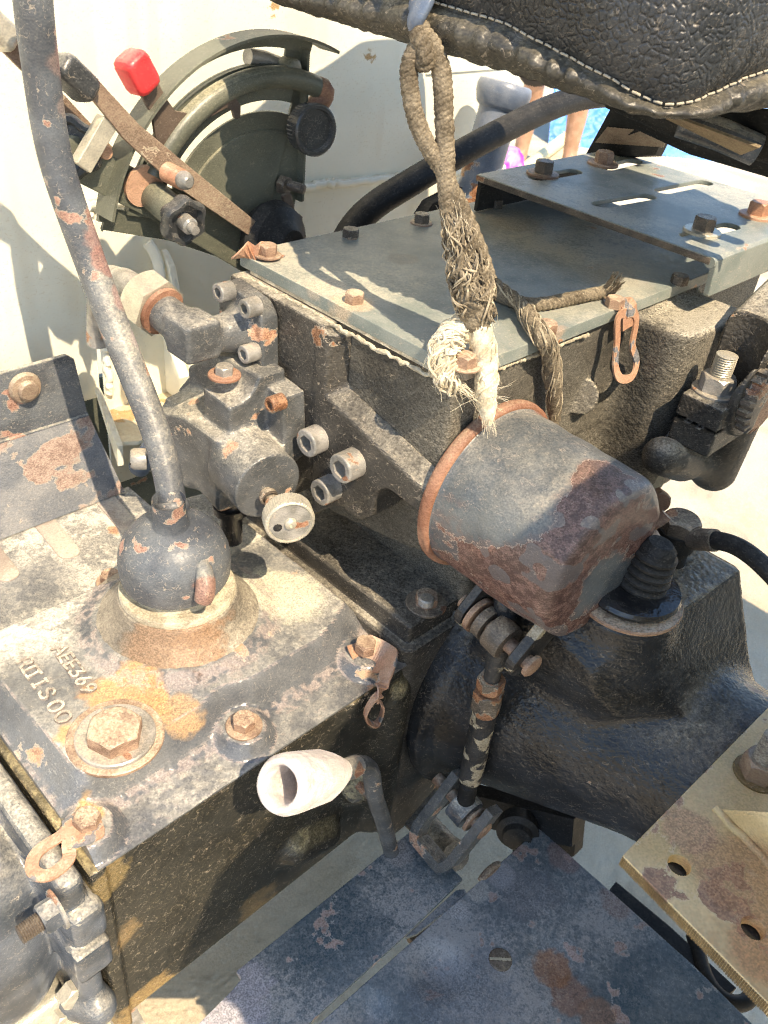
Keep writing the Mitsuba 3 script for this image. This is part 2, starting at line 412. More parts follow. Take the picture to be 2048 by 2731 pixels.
bsdf('valve_paint', worn((0.04, 0.046, 0.052), (0.08, 0.088, 0.097), (0.54, 0.50, 0.41), dust=0.3, side=0.05, rth=0.7, rust1=(0.3, 0.15, 0.09), rust2=(0.5, 0.3, 0.2), rs=26, fleck=0.35, grain=0.35, speck=0.12, seed=13.0),
     0.32, 0.55, bump=grainbump(280, 700, 0.5, 6.0), bscale=0.0006)
bsdf('filter_paint', worn((0.06, 0.075, 0.09), (0.105, 0.12, 0.13), (0.42, 0.38, 0.3), dust=0.35, side=0.05, rth=0.66, rust1=(0.07, 0.038, 0.033), rust2=(0.175, 0.10, 0.082), rimc=(0.5, 0.4, 0.32), rs=13, ds=24, fleck=0.35, grain=0.35, rspot=[((0.1708, 0.0036, 0.8492), 0.085, 0.24), ((0.1190, -0.0366, 0.7959), 0.055, 0.26), ((0.0772, -0.0489, 0.7960), 0.045, 0.24), ((0.1079, 0.0045, 0.9074), 0.034, 0.55), ((0.1054, -0.0132, 0.8916), 0.022, 0.26), ((0.1300, 0.0444, 0.8942), 0.040, 0.34), ((0.1620, 0.0811, 0.8166), 0.055, 0.30), ((0.0334, -0.0501, 0.8516), 0.035, 0.30), ((0.1645, -0.0359, 0.7977), 0.06, 0.28), ((0.0362, -0.0585, 0.8151), 0.03, 0.24), ((0.1432, -0.0120, 0.8839), 0.035, 0.22)], seed=17.3),
     0.36, 0.5, bump=grainbump(110, 420, 0.5, 7.0), bscale=0.0006)
bsdf('rust_rim', worn((0.20, 0.09, 0.055), (0.32, 0.17, 0.11), (0.45, 0.35, 0.25), dust=0.3, side=0.05, fleck=0.2, grain=0.5, seed=19.0), 0.6, 0.3, bump=grainbump(250, 600), bscale=0.0006)
bsdf('rusty_bolt', worn((0.16, 0.09, 0.06), (0.30, 0.19, 0.13), (0.52, 0.42, 0.3), dust=0.4, side=0.1, fleck=0.2, grain=0.5, ds=60, seed=21.0), 0.5, 0.4, bump=grainbump(300, 800), bscale=0.0005)
bsdf('dark_bolt', worn((0.035, 0.03, 0.028), (0.09, 0.07, 0.055), (0.4, 0.34, 0.25), dust=0.4, side=0.1, rth=0.62, fleck=0.2, grain=0.5, ds=60, seed=23.0), 0.45, 0.5, bump=grainbump(300, 800), bscale=0.0005)
bsdf('steel_dull', worn((0.20, 0.20, 0.19), (0.36, 0.35, 0.33), (0.5, 0.43, 0.32), dust=0.35, side=0.08, rth=0.69, rust1=(0.25, 0.11, 0.06), rust2=(0.4, 0.22, 0.14), rs=45, fleck=0.2, grain=0.35, ds=60, seed=25.0), 0.36, 0.6, metallic=0.25, bump=grainbump(300, 900), bscale=0.0003)
bsdf('nickel', worn((0.46, 0.44, 0.37), (0.60, 0.57, 0.47), (0.55, 0.48, 0.35), dust=0.3, side=0.15, grain=0.35, fleck=0.1, ds=70, seed=27.0), 0.34, 0.6, metallic=0.45, bump=grainbump(900, 1500), bscale=0.0003)
bsdf('fender_cream', worn((0.76, 0.74, 0.61), (0.79, 0.775, 0.65), (0.52, 0.42, 0.25), dust=0.5, side=0.008, rth=0.79, rust1=(0.32, 0.18, 0.07), rust2=(0.5, 0.34, 0.16), rimc=(0.55, 0.45, 0.25), rs=16, ds=9, fleck=0.06, grain=0.06, streak=0.14, speck=0.3, seed=29.0),
     0.42, 0.45, bump=grainbump(25, 160, 0.15), bscale=0.0007)
bsdf('fender_dirty', worn((0.62, 0.57, 0.42), (0.75, 0.71, 0.54), (0.50, 0.38, 0.22), dust=0.75, side=0.15, rth=0.6, rust1=(0.3, 0.17, 0.07), rust2=(0.48, 0.31, 0.14), rs=26, ds=18, fleck=0.1, grain=0.2, seed=31.0),
     0.6, 0.35, bump=grainbump(60, 260, 0.4), bscale=0.0012)
bsdf('olive', worn((0.075, 0.082, 0.064), (0.115, 0.122, 0.095), (0.36, 0.34, 0.24), dust=0.4, side=0.07, rth=0.8, fleck=0.2, grain=0.25, ds=14, seed=33.0), 0.40, 0.5, bump=grainbump(60, 300, 0.3), bscale=0.0005)
bsdf('lever_rusty', worn((0.13, 0.075, 0.05), (0.24, 0.16, 0.11), (0.45, 0.40, 0.30), dust=0.3, side=0.22, rth=0.66, rust1=(0.28, 0.24, 0.17), rust2=(0.34, 0.31, 0.22), rs=20, ds=24, fleck=0.2, grain=0.35, seed=35.0), 0.45, 0.45, bump=grainbump(150, 500), bscale=0.0005)
bsdf('lever_brown', worn((0.060, 0.042, 0.033), (0.10, 0.072, 0.055), (0.40, 0.34, 0.25), dust=0.3, side=0.05, fleck=0.1, grain=0.3, seed=37.0), 0.45, 0.5, bump=grainbump(150, 500), bscale=0.0003)
bsdf('black_rubber', worn((0.009, 0.010, 0.011), (0.016, 0.017, 0.018), (0.3, 0.28, 0.24), dust=0.05, side=0.02, fleck=0.08, grain=0.3, speck=0.1, seed=39.0), 0.55, 0.25, bump=grainbump(200, 600), bscale=0.0002)
bsdf('black_plastic', worn((0.016, 0.02, 0.025), (0.03, 0.035, 0.04), (0.4, 0.38, 0.33), dust=0.22, side=0.05, fleck=0.35, grain=0.3, seed=41.0), 0.33, 0.5, bump=grainbump(200, 600), bscale=0.0003)
bsdf('red_plastic', worn((0.62, 0.025, 0.03), (0.72, 0.04, 0.045), (0.75, 0.35, 0.30), dust=0.3, side=0.02, fleck=0.12, grain=0.12, seed=43.0), 0.34, 0.5, bump=grainbump(120, 500), bscale=0.0003)
bsdf('foot_paint', worn((0.028, 0.070, 0.100), (0.072, 0.115, 0.145), (0.40, 0.395, 0.385), dust=0.42, side=0.1, rth=0.69, rust1=(0.26, 0.17, 0.14), rust2=(0.44, 0.33, 0.29), rimc=(0.45, 0.44, 0.42), rs=44, ds=13, fleck=0.4, grain=0.3, speck=0.25, seed=45.0,
     spot=[((0.1554, -0.0081, 0.3000), 0.016, (0.46, 0.45, 0.42), 0.75), ((0.2367, -0.0617, 0.3000), 0.014, (0.5, 0.47, 0.42), 0.55), ((0.1981, 0.1126, 0.3000), 0.02, (0.30, 0.21, 0.19), 0.6), ((0.2819, 0.1094, 0.3000), 0.02, (0.28, 0.19, 0.16), 0.55), ((0.2256, -0.1135, 0.3000), 0.06, (0.19, 0.21, 0.24), 0.5), ((0.1995, 0.0378, 0.3000), 0.035, (0.22, 0.22, 0.235), 0.5), ((0.0540, -0.0443, 0.3000), 0.02, (0.42, 0.38, 0.36), 0.5), ((0.2737, -0.0137, 0.3000), 0.022, (0.42, 0.19, 0.07), 0.6), ((0.3066, -0.0229, 0.3000), 0.022, (0.36, 0.17, 0.08), 0.5), ((0.3423, -0.0197, 0.3000), 0.02, (0.36, 0.18, 0.08), 0.45), ((0.1607, 0.0306, 0.3000), 0.02, (0.42, 0.42, 0.44), 0.6), ((0.1579, -0.0454, 0.3000), 0.016, (0.44, 0.44, 0.44), 0.7), ((0.0492, -0.3110, 0.3000), 0.05, (0.42, 0.40, 0.44), 0.7)]),
     0.46, 0.5, bump=grainbump(170, 460, 0.5), bscale=0.0005)
bsdf('yellow_paint', worn((0.56, 0.42, 0.20), (0.76, 0.62, 0.36), (0.5, 0.36, 0.2), dust=0.35, side=0.1, rth=0.655, rust1=(0.24, 0.15, 0.11), rust2=(0.36, 0.22, 0.15), rimc=(0.6, 0.5, 0.35), rs=26, ds=16, fleck=0.2, grain=0.3, seed=47.0,
     spot=[((0.3910, -0.0451, 0.6700), 0.035, (0.36, 0.2, 0.11), 0.6), ((0.3390, -0.0350, 0.6700), 0.02, (0.40, 0.24, 0.15), 0.7), ((0.4293, -0.0911, 0.6700), 0.03, (0.40, 0.2, 0.1), 0.6)]),
     0.55, 0.4, bump=grainbump(140, 480, 0.5), bscale=0.0008)
bsdf('cut_edge', worn((0.11, 0.075, 0.03), (0.2, 0.14, 0.06), (0.3, 0.2, 0.1), dust=0.2, grain=0.5, seed=49.0), 0.6, 0.3, bump=grainbump(160, 500), bscale=0.001)
bsdf('strap_rust', worn((0.34, 0.17, 0.10), (0.50, 0.30, 0.20), (0.55, 0.42, 0.3), dust=0.25, side=0.1, rth=0.69, rust1=(0.12, 0.13, 0.14), rust2=(0.2, 0.2, 0.21), rs=40, fleck=0.2, grain=0.35, seed=51.0), 0.45, 0.45, bump=grainbump(250, 700), bscale=0.0005)
bsdf('rope_old', worn((0.085, 0.068, 0.047), (0.18, 0.15, 0.108), (0.4, 0.35, 0.26), dust=0.12, side=0.08, fleck=0.3, grain=0.8, ds=60, seed=53.0), 0.9, 0.1, bump=grainbump(500, 1200), bscale=0.0008)
bsdf('rope_mid', worn((0.26, 0.215, 0.15), (0.42, 0.36, 0.26), (0.5, 0.45, 0.34), dust=0.15, side=0.08, fleck=0.1, grain=0.5, ds=90, seed=54.0), 0.9, 0.1)
bsdf('rope_pale', worn((0.50, 0.44, 0.32), (0.72, 0.66, 0.52), (0.66, 0.6, 0.48), dust=0.2, side=0.1, fleck=0.1, grain=0.5, ds=90, seed=55.0), 0.9, 0.1)
bsdf('white_knob', worn((0.56, 0.52, 0.50), (0.70, 0.665, 0.65), (0.55, 0.47, 0.38), dust=0.05, side=0.16, fleck=0.5, rimc=(0.42, 0.36, 0.33), grain=0.3, ds=70, seed=57.0), 0.38, 0.5, bump=grainbump(140, 420, 0.5), bscale=0.0018)
bsdf('dark_cavity', worn((0.10, 0.07, 0.05), (0.3, 0.24, 0.16), dust=0.3, seed=58.0), 0.8, 0.2)
bsdf('gasket', worn((0.34, 0.30, 0.22), (0.55, 0.50, 0.38), dust=0.3, side=0.2, grain=0.6, ds=80, seed=59.0), 0.9, 0.1, bump=grainbump(400, 900), bscale=0.0012)
bsdf('blue_pipe', worn((0.10, 0.135, 0.20), (0.17, 0.20, 0.26), (0.4, 0.38, 0.34), dust=0.2, side=0.05, rth=0.68, fleck=0.2, grain=0.2, seed=61.0), 0.32, 0.5, bump=grainbump(60, 300), bscale=0.0005)
bsdf('axle_paint', worn((0.007, 0.009, 0.012), (0.018, 0.022, 0.028), (0.33, 0.29, 0.21), dust=0.36, side=0.02, rth=0.78, rust1=(0.16, 0.09, 0.07), rust2=(0.24, 0.15, 0.11), fleck=0.22, grain=0.4, ds=24, speck=0.15, up0=0.5, seed=63.0), 0.3, 0.45, bump=grainbump(230, 600, 0.6, 8.0), bscale=0.0008)
bsdf('oily_black', worn((0.008, 0.009, 0.012), (0.014, 0.015, 0.018), dust=0.05, side=0.0, fleck=0.1, grain=0.3, seed=65.0), 0.16, 0.7, bump=grainbump(150, 500), bscale=0.0005)
bsdf('ground_mat', worn((0.46, 0.38, 0.26), (0.54, 0.46, 0.33), (0.53, 0.485, 0.385), dust=0.85, side=0.0, ds=3.2, fleck=0.1, grain=0.3, seed=67.0, rth=0.66, rust1=(0.36, 0.30, 0.22), rust2=(0.44, 0.37, 0.27), rs=7, lo=0.46, hi=0.56), 0.85, 0.2, bump=grainbump(45, 190, 0.5), bscale=0.004)
def vinyl(p, n, uv):
    a = p.x + 0.9 * p.y
    w = noise(p.x * 90, p.y * 90, p.z * 90)
    d1, d2, c = voronoi(a * 165 + w, p.z * 165 + w)
    return smoothstep(0.0, 0.35, d2 - d1) + 0.3 * noise(p.x * 600, p.y * 600, p.z * 600)
bsdf('seat_vinyl', worn((0.012, 0.015, 0.019), (0.026, 0.03, 0.036), (0.32, 0.30, 0.24), dust=0.25, side=0.02, fleck=0.25, grain=0.35, speck=0.15, seed=69.0), 0.4, 0.5, bump=vinyl, bscale=0.0008)
bsdf('seat_skirt', worn((0.014, 0.016, 0.018), (0.032, 0.032, 0.03), (0.33, 0.29, 0.2), dust=0.2, side=0.12, fleck=0.4, grain=0.45, ds=40, speck=0.15, seed=71.0), 0.42, 0.5, bump=grainbump(180, 500, 0.5), bscale=0.0008)
bsdf('seat_under', worn((0.12, 0.085, 0.05), (0.24, 0.18, 0.11), (0.36, 0.3, 0.2), dust=0.2, side=0.2, fleck=0.3, grain=0.4, seed=73.0), 0.6, 0.3, bump=grainbump(90, 300), bscale=0.001)
bsdf('thread_white', (0.42, 0.38, 0.30), 0.8, 0.2)
bsdf('skin', worn((0.40, 0.23, 0.14), (0.48, 0.29, 0.19), dust=0.0, side=0.0, fleck=0.0, grain=0.1, seed=75.0), 0.5, 0.4)
bsdf('cloth_dark', (0.06, 0.055, 0.05), 0.9, 0.1)
bsdf('shirt_grey', (0.3, 0.32, 0.36), 0.9, 0.1)
bsdf('purple_plastic', worn((0.42, 0.03, 0.40), (0.62, 0.30, 0.60), dust=0.0, side=0.0, ds=16, fleck=0.0, grain=0.1, seed=77.0), 0.35, 0.5)
bsdf('blue_tarp', worn((0.035, 0.22, 0.66), (0.08, 0.32, 0.78), dust=0.0, side=0.0, ds=6, fleck=0.0, grain=0.08, seed=79.0), 0.45, 0.5, bump=grainbump(12, 50), bscale=0.01)
bsdf('tread_worn', worn((0.24, 0.19, 0.16), (0.34, 0.28, 0.24), (0.5, 0.45, 0.36), dust=0.35, seed=81.0, grain=0.4), 0.5, 0.4, bump=grainbump(250, 700), bscale=0.0005)
bsdf('tower_dust', worn((0.07, 0.060, 0.050), (0.135, 0.115, 0.09), (0.42, 0.38, 0.30), dust=0.28, side=0.1, ds=30, fleck=0.2, grain=0.3, speck=0.12, up0=0.1, seed=83.0,
     spot=[((-0.1208, -0.2281, 0.6400), 0.05, (0.26, 0.15, 0.08), 0.75), ((-0.1524, -0.2466, 0.6300), 0.03, (0.2, 0.14, 0.09), 0.6)]), 0.5, 0.4, bump=grainbump(200, 600, 0.5, 1.0), bscale=0.0008)
bsdf('link_paint', worn((0.010, 0.012, 0.016), (0.022, 0.025, 0.03), (0.35, 0.31, 0.23), dust=0.2, side=0.04, rth=0.60, rust1=(0.26, 0.22, 0.15), rust2=(0.38, 0.34, 0.25), rimc=(0.2, 0.17, 0.12), rs=34, fleck=0.3, grain=0.3, speck=0.1, seed=85.0), 0.36, 0.5, bump=grainbump(190, 520, 0.4), bscale=0.0005)
bsdf('bracket_foot', worn((0.10, 0.12, 0.15), (0.19, 0.20, 0.215), (0.5, 0.44, 0.35), dust=0.4, side=0.12, rth=0.55, rust1=(0.22, 0.15, 0.12), rust2=(0.36, 0.27, 0.225), rs=20, fleck=0.3, grain=0.4, seed=87.0), 0.42, 0.45, bump=grainbump(200, 560, 0.5), bscale=0.0006)
bsdf('letter_paint', worn((0.13, 0.10, 0.085), (0.26, 0.22, 0.19), (0.6, 0.55, 0.45), dust=0.4, side=0.1, ds=120, grain=0.4, seed=89.0), 0.4, 0.5, bump=grainbump(250, 700), bscale=0.0008)
bsdf('pole_yellow', (0.75, 0.66, 0.36), 0.5, 0.4)
def quadslab(q, n, t):
    q = A(q); n = unit(n) * t
    v = np.vstack([q, q - n]); f = [(0, 1, 2, 3), (7, 6, 5, 4)] + [(i, i + 4, (i + 1) % 4 + 4, (i + 1) % 4) for i in range(4)]
    m = tri((v, np.array(f))); m.fix_normals(); return m

# ---- ground ---------------------------------------------------------------------------------
def ground_mesh():
    n = 90
    g = np.linspace(-1, 1, n); g = np.sign(g) * np.abs(g) ** 2.2 * 60
    x, y = np.meshgrid(g, g, indexing='ij')
    p = np.stack([x, y, 0 * x], -1)
    z = 0.012 * (nfbm(p, 2.2, 3) - 0.5)
    v = np.stack([x, y, z], -1).reshape(-1, 3)
    i = np.arange(n * n).reshape(n, n)
    f = np.stack([i[:-1, :-1], i[1:, :-1], i[1:, 1:], i[:-1, 1:]], -1).reshape(-1, 4)
    return v, f
put(None, 'ground', ground_mesh(), 'ground_mat', True)
labels['ground'] = {'label': 'dusty pale concrete ground with earth patches under the tractor', 'kind': 'structure'}

# ---- left fender ----------------------------------------------------------------------------
fen = thing('fender', 'cream painted inner fender wall with rust specks behind the levers', 'fender')
FX = -0.60
put(fen, 'panel', slab('x', rnd([(-1.2, 0.655), (-0.048, 0.655), (-0.040, 0.924), (0.30, 0.902), (0.80, 0.876), (0.80, 1.12), (0.60, 1.45), (-0.2, 1.6), (-1.2, 1.5)], 0.004), FX, 0.004), 'fender_cream')
put(fen, 'panel', slab('x', [(-0.045, 0.50), (0.79, 0.50), (0.79, 0.8745), (0.30, 0.9005), (-0.037, 0.9225)], FX + 0.003, 0.004), 'fender_cream')
bd = np.random.default_rng(3)
put(fen, 'weld_bead', tube(resample([(-0.5940, -0.0385, 0.9267), (-0.5940, 0.0524, 0.9235), (-0.5940, 0.1784, 0.9153), (-0.5940, 0.2966, 0.9067), (-0.5940, 0.4512, 0.8965), (-0.5940, 0.6813, 0.8819), (-0.5940, 0.7944, 0.8754)], 90) + 0.0016 * bd.normal(size=(90, 3)), 0.0062 + 0.001 * bd.random(90), 10), 'fender_cream')
put(fen, 'corner_bead', tube(resample([(-0.5940, -0.0385, 0.9267), (-0.5940, -0.0375, 0.8566), (-0.5940, -0.0365, 0.7661), (-0.5940, -0.0377, 0.6596)], 50) + 0.0014 * bd.normal(size=(50, 3)), 0.0055, 10), 'fender_cream')
put(fen, 'shelf', slab('z', rnd([(FX + 0.003, -0.05), (-0.515, -0.075), (-0.50, -0.05), (-0.50, 0.40), (FX + 0.003, 0.40)], 0.003), 0.632, 0.006), 'fender_dirty', label='rusty dirt covered fender shelf')
put(fen, 'shelf_lip', quadslab([(-0.5950, -0.0593, 0.6747), (-0.5900, -0.0538, 0.6530), (-0.505, -0.082, 0.600), (-0.505, -0.080, 0.632)], (-0.25, -1, 0), 0.008), 'fender_cream', False)
rib = extrude(rnd([(0, 0), (0.085, 0), (0.05, 0.13), (0.028, 0.205), (0.012, 0.222), (0, 0.22)], 0.006), 0.012, 0.003, True)
rib.apply_transform(np.array([[1, 0, 0, FX + 0.002], [0, 0, -1, 0.056], [0, 1, 0, 0.632], [0, 0, 0, 1.]]))
put(fen, 'rib', rib, 'fender_cream')
put(fen, 'rib_cap', tube(resample([(-0.5920, 0.0385, 0.8661), (-0.5850, 0.0451, 0.8506), (-0.5700, 0.0428, 0.7972), (-0.5450, 0.0395, 0.7387), (-0.5200, 0.0404, 0.6951)], 30), 0.008, 10, squash=(1, 0.6)), 'fender_cream')
put(fen, 'patch_plate', slab('x', rect(0.56, 1.045, 0.76, 1.17), FX + 0.0035, 0.003, 0.001), 'fender_cream')
put(fen, 'stub', place(lathe([(0.0, 0), (0.013, 0), (0.014, 0.02), (0.011, 0.03), (0, 0.032)], 24), (-0.6000, -0.0106, 0.8242), (1, 0, 0)), 'fender_cream')
single('wheel_shield', slab('x', rnd([(-0.9, 0.05), (0.30, 0.05), (0.30, 0.65), (-0.9, 0.65)], 0.02), -0.66, 0.01), 'olive', 'dark olive wheel shield showing in the gap beneath the cream fender', 'shield')

# the fender of the other side, behind the photographer's right shoulder
rf = thing('fender', 'cream right hand fender standing beyond the right edge of the photo', 'fender')
RF = [(-0.43, 0.30), (-0.45, 1.02), (-0.495, 1.12), (-0.44, 1.245), (-0.37, 1.275), (-0.31, 1.30), (-0.235, 1.415), (-0.175, 1.500), (-0.12, 1.525), (0.0, 1.535), (0.25, 1.53), (0.6, 1.40), (1.0, 1.1), (1.1, 0.5), (1.1, 0.3)]
put(rf, 'panel', slab('-x', rnd([(-y, z) for y, z in RF][::-1], 0.012), 0.60, 0.006), 'fender_cream')

# ---- gearbox --------------------------------------------------------------------------------
gb = thing('gearbox', 'black gearbox casing with dust flecked side below the gear lever cover', 'gearbox')
def gearbox_sdf(p):
    d = sd_boxlh(p, (-0.31, -0.405, 0.285), (-0.004, -0.004, 0.575), 0.012)
    low = sd_half(p, (0.0, -0.2, 0.265), (0.45, 0.0, -1.0))
    d = smax(d, low, 0.01)
    d = smin(d, sd_cap(p, (-0.012, -0.030, 0.30), (-0.012, -0.030, 0.53), 0.027), 0.012)
    d = smin(d, sd_boxlh(p, (-0.05, -0.105, 0.535), (0.002, -0.045, 0.575), 0.01), 0.01)
    d = smin(d, sd_cap(p, (0.0000, -0.1260, 0.3593), (0.0000, -0.1700, 0.3756), 0.02), 0.02)
    d = smin(d, sd_cyl(p, (-0.0200, -0.0548, 0.3651), (0.0120, -0.0915, 0.4318), 0.020, 0.006), 0.012)
    d = smin(d, sd_boxlh(p, (-0.31, -0.408, 0.275), (0.0015, -0.392, 0.578), 0.003), 0.004)
    return d
putcast(gb, 'casing', gearbox_sdf, (-0.33, -0.43, 0.22), (0.04, 0.02, 0.60), 0.0045, 'gear_side')
put(gb, 'stud', place(thread(0.0065, 0.020, 5), (0.0120, -0.0868, 0.4303), (1, 0, 0.1)), 'dark_bolt')

# ---- gear lever cover: heightfield plate -----------------------------------------------------
gc = thing('gear_cover', 'dusty rust stained cast gearbox cover with raised part numbers', 'cover')
GX0, GX1, GY0, GY1 = -0.300, 0.0, -0.400, -0.018
LUGS = [(-0.0343, -0.3887, 0.5950)[:2], (-0.0355, -0.2183, 0.5950)[:2], (-0.0337, -0.0536, 0.5950)[:2], (-0.305, -0.209)]
TOWER = (-0.187, -0.192)
def cover_height(x, y):
    q = np.stack([x, y], -1)
    plate = sd_poly(q, rnd([(-0.292, -0.385), (-0.066, -0.378), (-0.064, -0.252), (-0.072, -0.220), (-0.063, -0.185), (-0.063, -0.092), (-0.072, -0.062), (-0.088, -0.028), (-0.285, -0.028)], 0.010))
    t = np.maximum(plate + 0.006, 0) / 0.017
    s = np.exp(-t ** 1.6) * 0.9 + 0.1 * np.clip(1 - t / 4, 0, 1)
    h = 0.5785 + 0.0375 * s
    for lx, ly in LUGS:
        r = np.hypot(x - lx, y - ly)
        w = np.clip((0.034 - r) / 0.014, 0, 1); w = w * w * (3 - 2 * w)
        h = h * (1 - w) + np.maximum(h * 0 + 0.594, 0) * w
    r = np.hypot(x - TOWER[0], y - TOWER[1])
    h = h + 0.010 * np.exp(-np.maximum(r - 0.085, 0) ** 2 / 0.018 ** 2) * s
    p = np.stack([x, y, 0 * x], -1)
    return h + 0.0022 * (nfbm(p, 40, 3) - 0.5) + 0.0010 * (nfbm(p, 220, 2) - 0.5)
def cover_mesh():
    g = 0.0022
    nx, ny = int((GX1 - GX0) / g) + 1, int((GY1 - GY0) / g) + 1
    xs, ys = np.linspace(GX0, GX1, nx), np.linspace(GY0, GY1, ny)
    x, y = np.meshgrid(xs, ys, indexing='ij')
    def warp(x, y):
        cx, cy, hx, hy, r = (GX0+GX1)/2, (GY0+GY1)/2, (GX1-GX0)/2, (GY1-GY0)/2, 0.02
        return x, y
    z = cover_height(x, y)
    top = np.stack([x, y, z], -1).reshape(-1, 3)
    i = np.arange(nx * ny).reshape(nx, ny)
    f = np.stack([i[:-1, :-1], i[1:, :-1], i[1:, 1:], i[:-1, 1:]], -1).reshape(-1, 4)
    ring = np.r_[i[:-1, 0], i[-1, :-1], i[:0:-1, -1], i[0, :0:-1]]
    low = top[ring].copy(); low[:, 2] = 0.5765
    v = np.vstack([top, top[ring], low]); m = len(ring); o = len(top); k = np.arange(m)
    side = np.stack([o + k, o + m + k, o + m + (k + 1) % m, o + (k + 1) % m], -1)
    return v, np.vstack([f, side])
put(gc, 'plate', cover_mesh(), 'gear_cover', 40)
def tower_sdf(p):
    r = np.hypot(p[..., 0] - TOWER[0], p[..., 1] - TOWER[1]); z = p[..., 2]
    prof = Polygon([(0, 0.60), (0.094, 0.60), (0.088, 0.617), (0.081, 0.632), (0.076, 0.650), (0.073, 0.662), (0.0705, 0.668), (0, 0.668)])
    return sd_poly(np.stack([r, z], -1), prof) - 0.0015 + 0.0016 * (nfbm(p, 90, 2) - 0.5)
tp = [(0.112, 0.610), (0.100, 0.6165), (0.090, 0.6225), (0.0815, 0.629), (0.0745, 0.636), (0.0690, 0.643), (0.0650, 0.650), (0.0628, 0.6545), (0.060, 0.656), (0.046, 0.656), (0.045, 0.63), (0.0, 0.63)]
put(gc, 'lever_tower', place(lathe([(r, h) for r, h in tp], 72), (TOWER[0], TOWER[1], 0)), 'tower_dust', 60)
put(gc, 'tower_ring', place(lathe([(0.0605, 0), (0.0612, 0.0015), (0.0612, 0.0065), (0.0598, 0.0085), (0.048, 0.0085), (0.046, 0.0)], 72), (TOWER[0], TOWER[1], 0.6555)), 'gasket')
def emboss(text, o, ang, h):
    m = meshkit.text_mesh(text, h, 0.0034, bold=True)
    c, s = math.cos(ang), math.sin(ang)
    m = m.subdivide()
    m.vertices = m.vertices @ np.array([[c, s, 0], [-s, c, 0], [0, 0, 1.]]) + A(o)
    m.vertices[:, 2] += 0.0022 * (nfbm(m.vertices, 160, 2) - 0.55)
    m.vertices[:, :2] += 0.0016 * (np.stack([nfbm(m.vertices, 200, 2, 3.0), nfbm(m.vertices, 200, 2, 9.0)], -1) - 0.5)
    return m
put(gc, 'part_number', [emboss('AEE369', (-0.2269, -0.3212, 0.6152), -0.06, 0.0150)], 'letter_paint', False, label='upper row of raised cast part numbers')
put(gc, 'part_number', [emboss('RII I S OO', (-0.2325, -0.3560, 0.6152), -0.06, 0.0150)], 'letter_paint', False, label='lower row of raised cast part numbers')
pl = put(gc, 'filler_plug', place(hexhead(0.045, 0.016), (-0.0828, -0.3305, 0.6220), (0.0, 0.0, 1), 0.35), 'rusty_bolt', 25, label='large hexagonal filler plug')
put(pl, 'washer', place(washer_mesh(0.037, 0.012, 0.005), (-0.0862, -0.3289, 0.6175)), 'steel_dull')
put(pl, 'washer', place(washer_mesh(0.045, 0.012, 0.004), (-0.0880, -0.3282, 0.6138)), 'rusty_bolt')
for (lx, ly), w, rl in zip(LUGS, (0, 0.0185, 0, 0.017), (0.2, 0.5, 0.1, 0.4)):
    bolt(gc, (lx, ly, 0.5945 + (0.0035 if not w else 0)), (0, 0, 1), 0.021, 0.011, rl, (w, 0.0022) if w else None)

# ---- gear lever -----------------------------------------------------------------------------
gl = thing('gear_lever', 'long bent black gear lever with chipped paint and rust, rising at left', 'lever')
lp = resample([(-0.1922, -0.1889, 0.7576), (-0.2021, -0.1848, 0.7742), (-0.2287, -0.1775, 0.8127), (-0.2558, -0.1754, 0.8480), (-0.2847, -0.1752, 0.8865), (-0.3145, -0.1764, 0.9327), (-0.3375, -0.1796, 0.9809), (-0.3470, -0.1848, 1.0181), (-0.3539, -0.1891, 1.0540), (-0.3561, -0.1913, 1.0928), (-0.3530, -0.1933, 1.1302), (-0.3457, -0.1966, 1.1660), (-0.3402, -0.1977, 1.2022), (-0.3326, -0.1993, 1.2361)], 70)
put(gl, 'rod', tube(lp, np.linspace(0.0142, 0.0158, 70), 28), 'lever_paint', 60)
put(gl, 'collar', place(lathe([(0.0142, -0.006), (0.0168, -0.005), (0.0176, 0), (0.0168, 0.005), (0.0142, 0.006)], 36), (-0.1928, -0.1895, 0.7610), lp[3] - lp[0]), 'lever_paint', 60)
dome = [(0.0165, 0.092), (0.0163, 0.080), (0.0168, 0.066), (0.019, 0.060), (0.026, 0.0575), (0.036, 0.053), (0.045, 0.045), (0.0525, 0.034), (0.0565, 0.022), (0.058, 0.010), (0.0575, 0.000), (0.0565, -0.006), (0.0535, -0.0065), (0.0525, 0.0), (0.050, 0.02), (0.03, 0.045), (0.0, 0.05)]
TIPX = unit((-0.02, -0.005, 1))
put(gl, 'dome_cap', place(lathe(dome, 72), (-0.189, -0.192, 0.6875), (0.05, -0.07, 1)), 'lever_paint', 50, label='bell shaped dome cap at the foot of the lever')
rb = lathe([(0.0, 0), (0.010, 0.001), (0.0125, 0.01), (0.0125, 0.03), (0.009, 0.042), (0.0, 0.046)], 24)
put(gl, 'stop_rib', tube(resample([(-0.1210, -0.2048, 0.6951), (-0.1240, -0.1990, 0.7089), (-0.1335, -0.1938, 0.7178), (-0.1489, -0.1890, 0.7231)], 16), np.array([0.009, 0.0095, 0.010, 0.010, 0.010, 0.010, 0.010, 0.010, 0.0095, 0.009, 0.0085, 0.008, 0.007, 0.006, 0.005, 0.003]), 16), 'lever_paint', 60, label='worn rusty rib on the dome cap')
put(gl, 'ball', place(lathe([(0.048, 0.0), (0.0475, 0.008), (0.046, 0.016), (0.036, 0.025), (0, 0.03)], 48), (TOWER[0], TOWER[1], 0.660)), 'gasket')

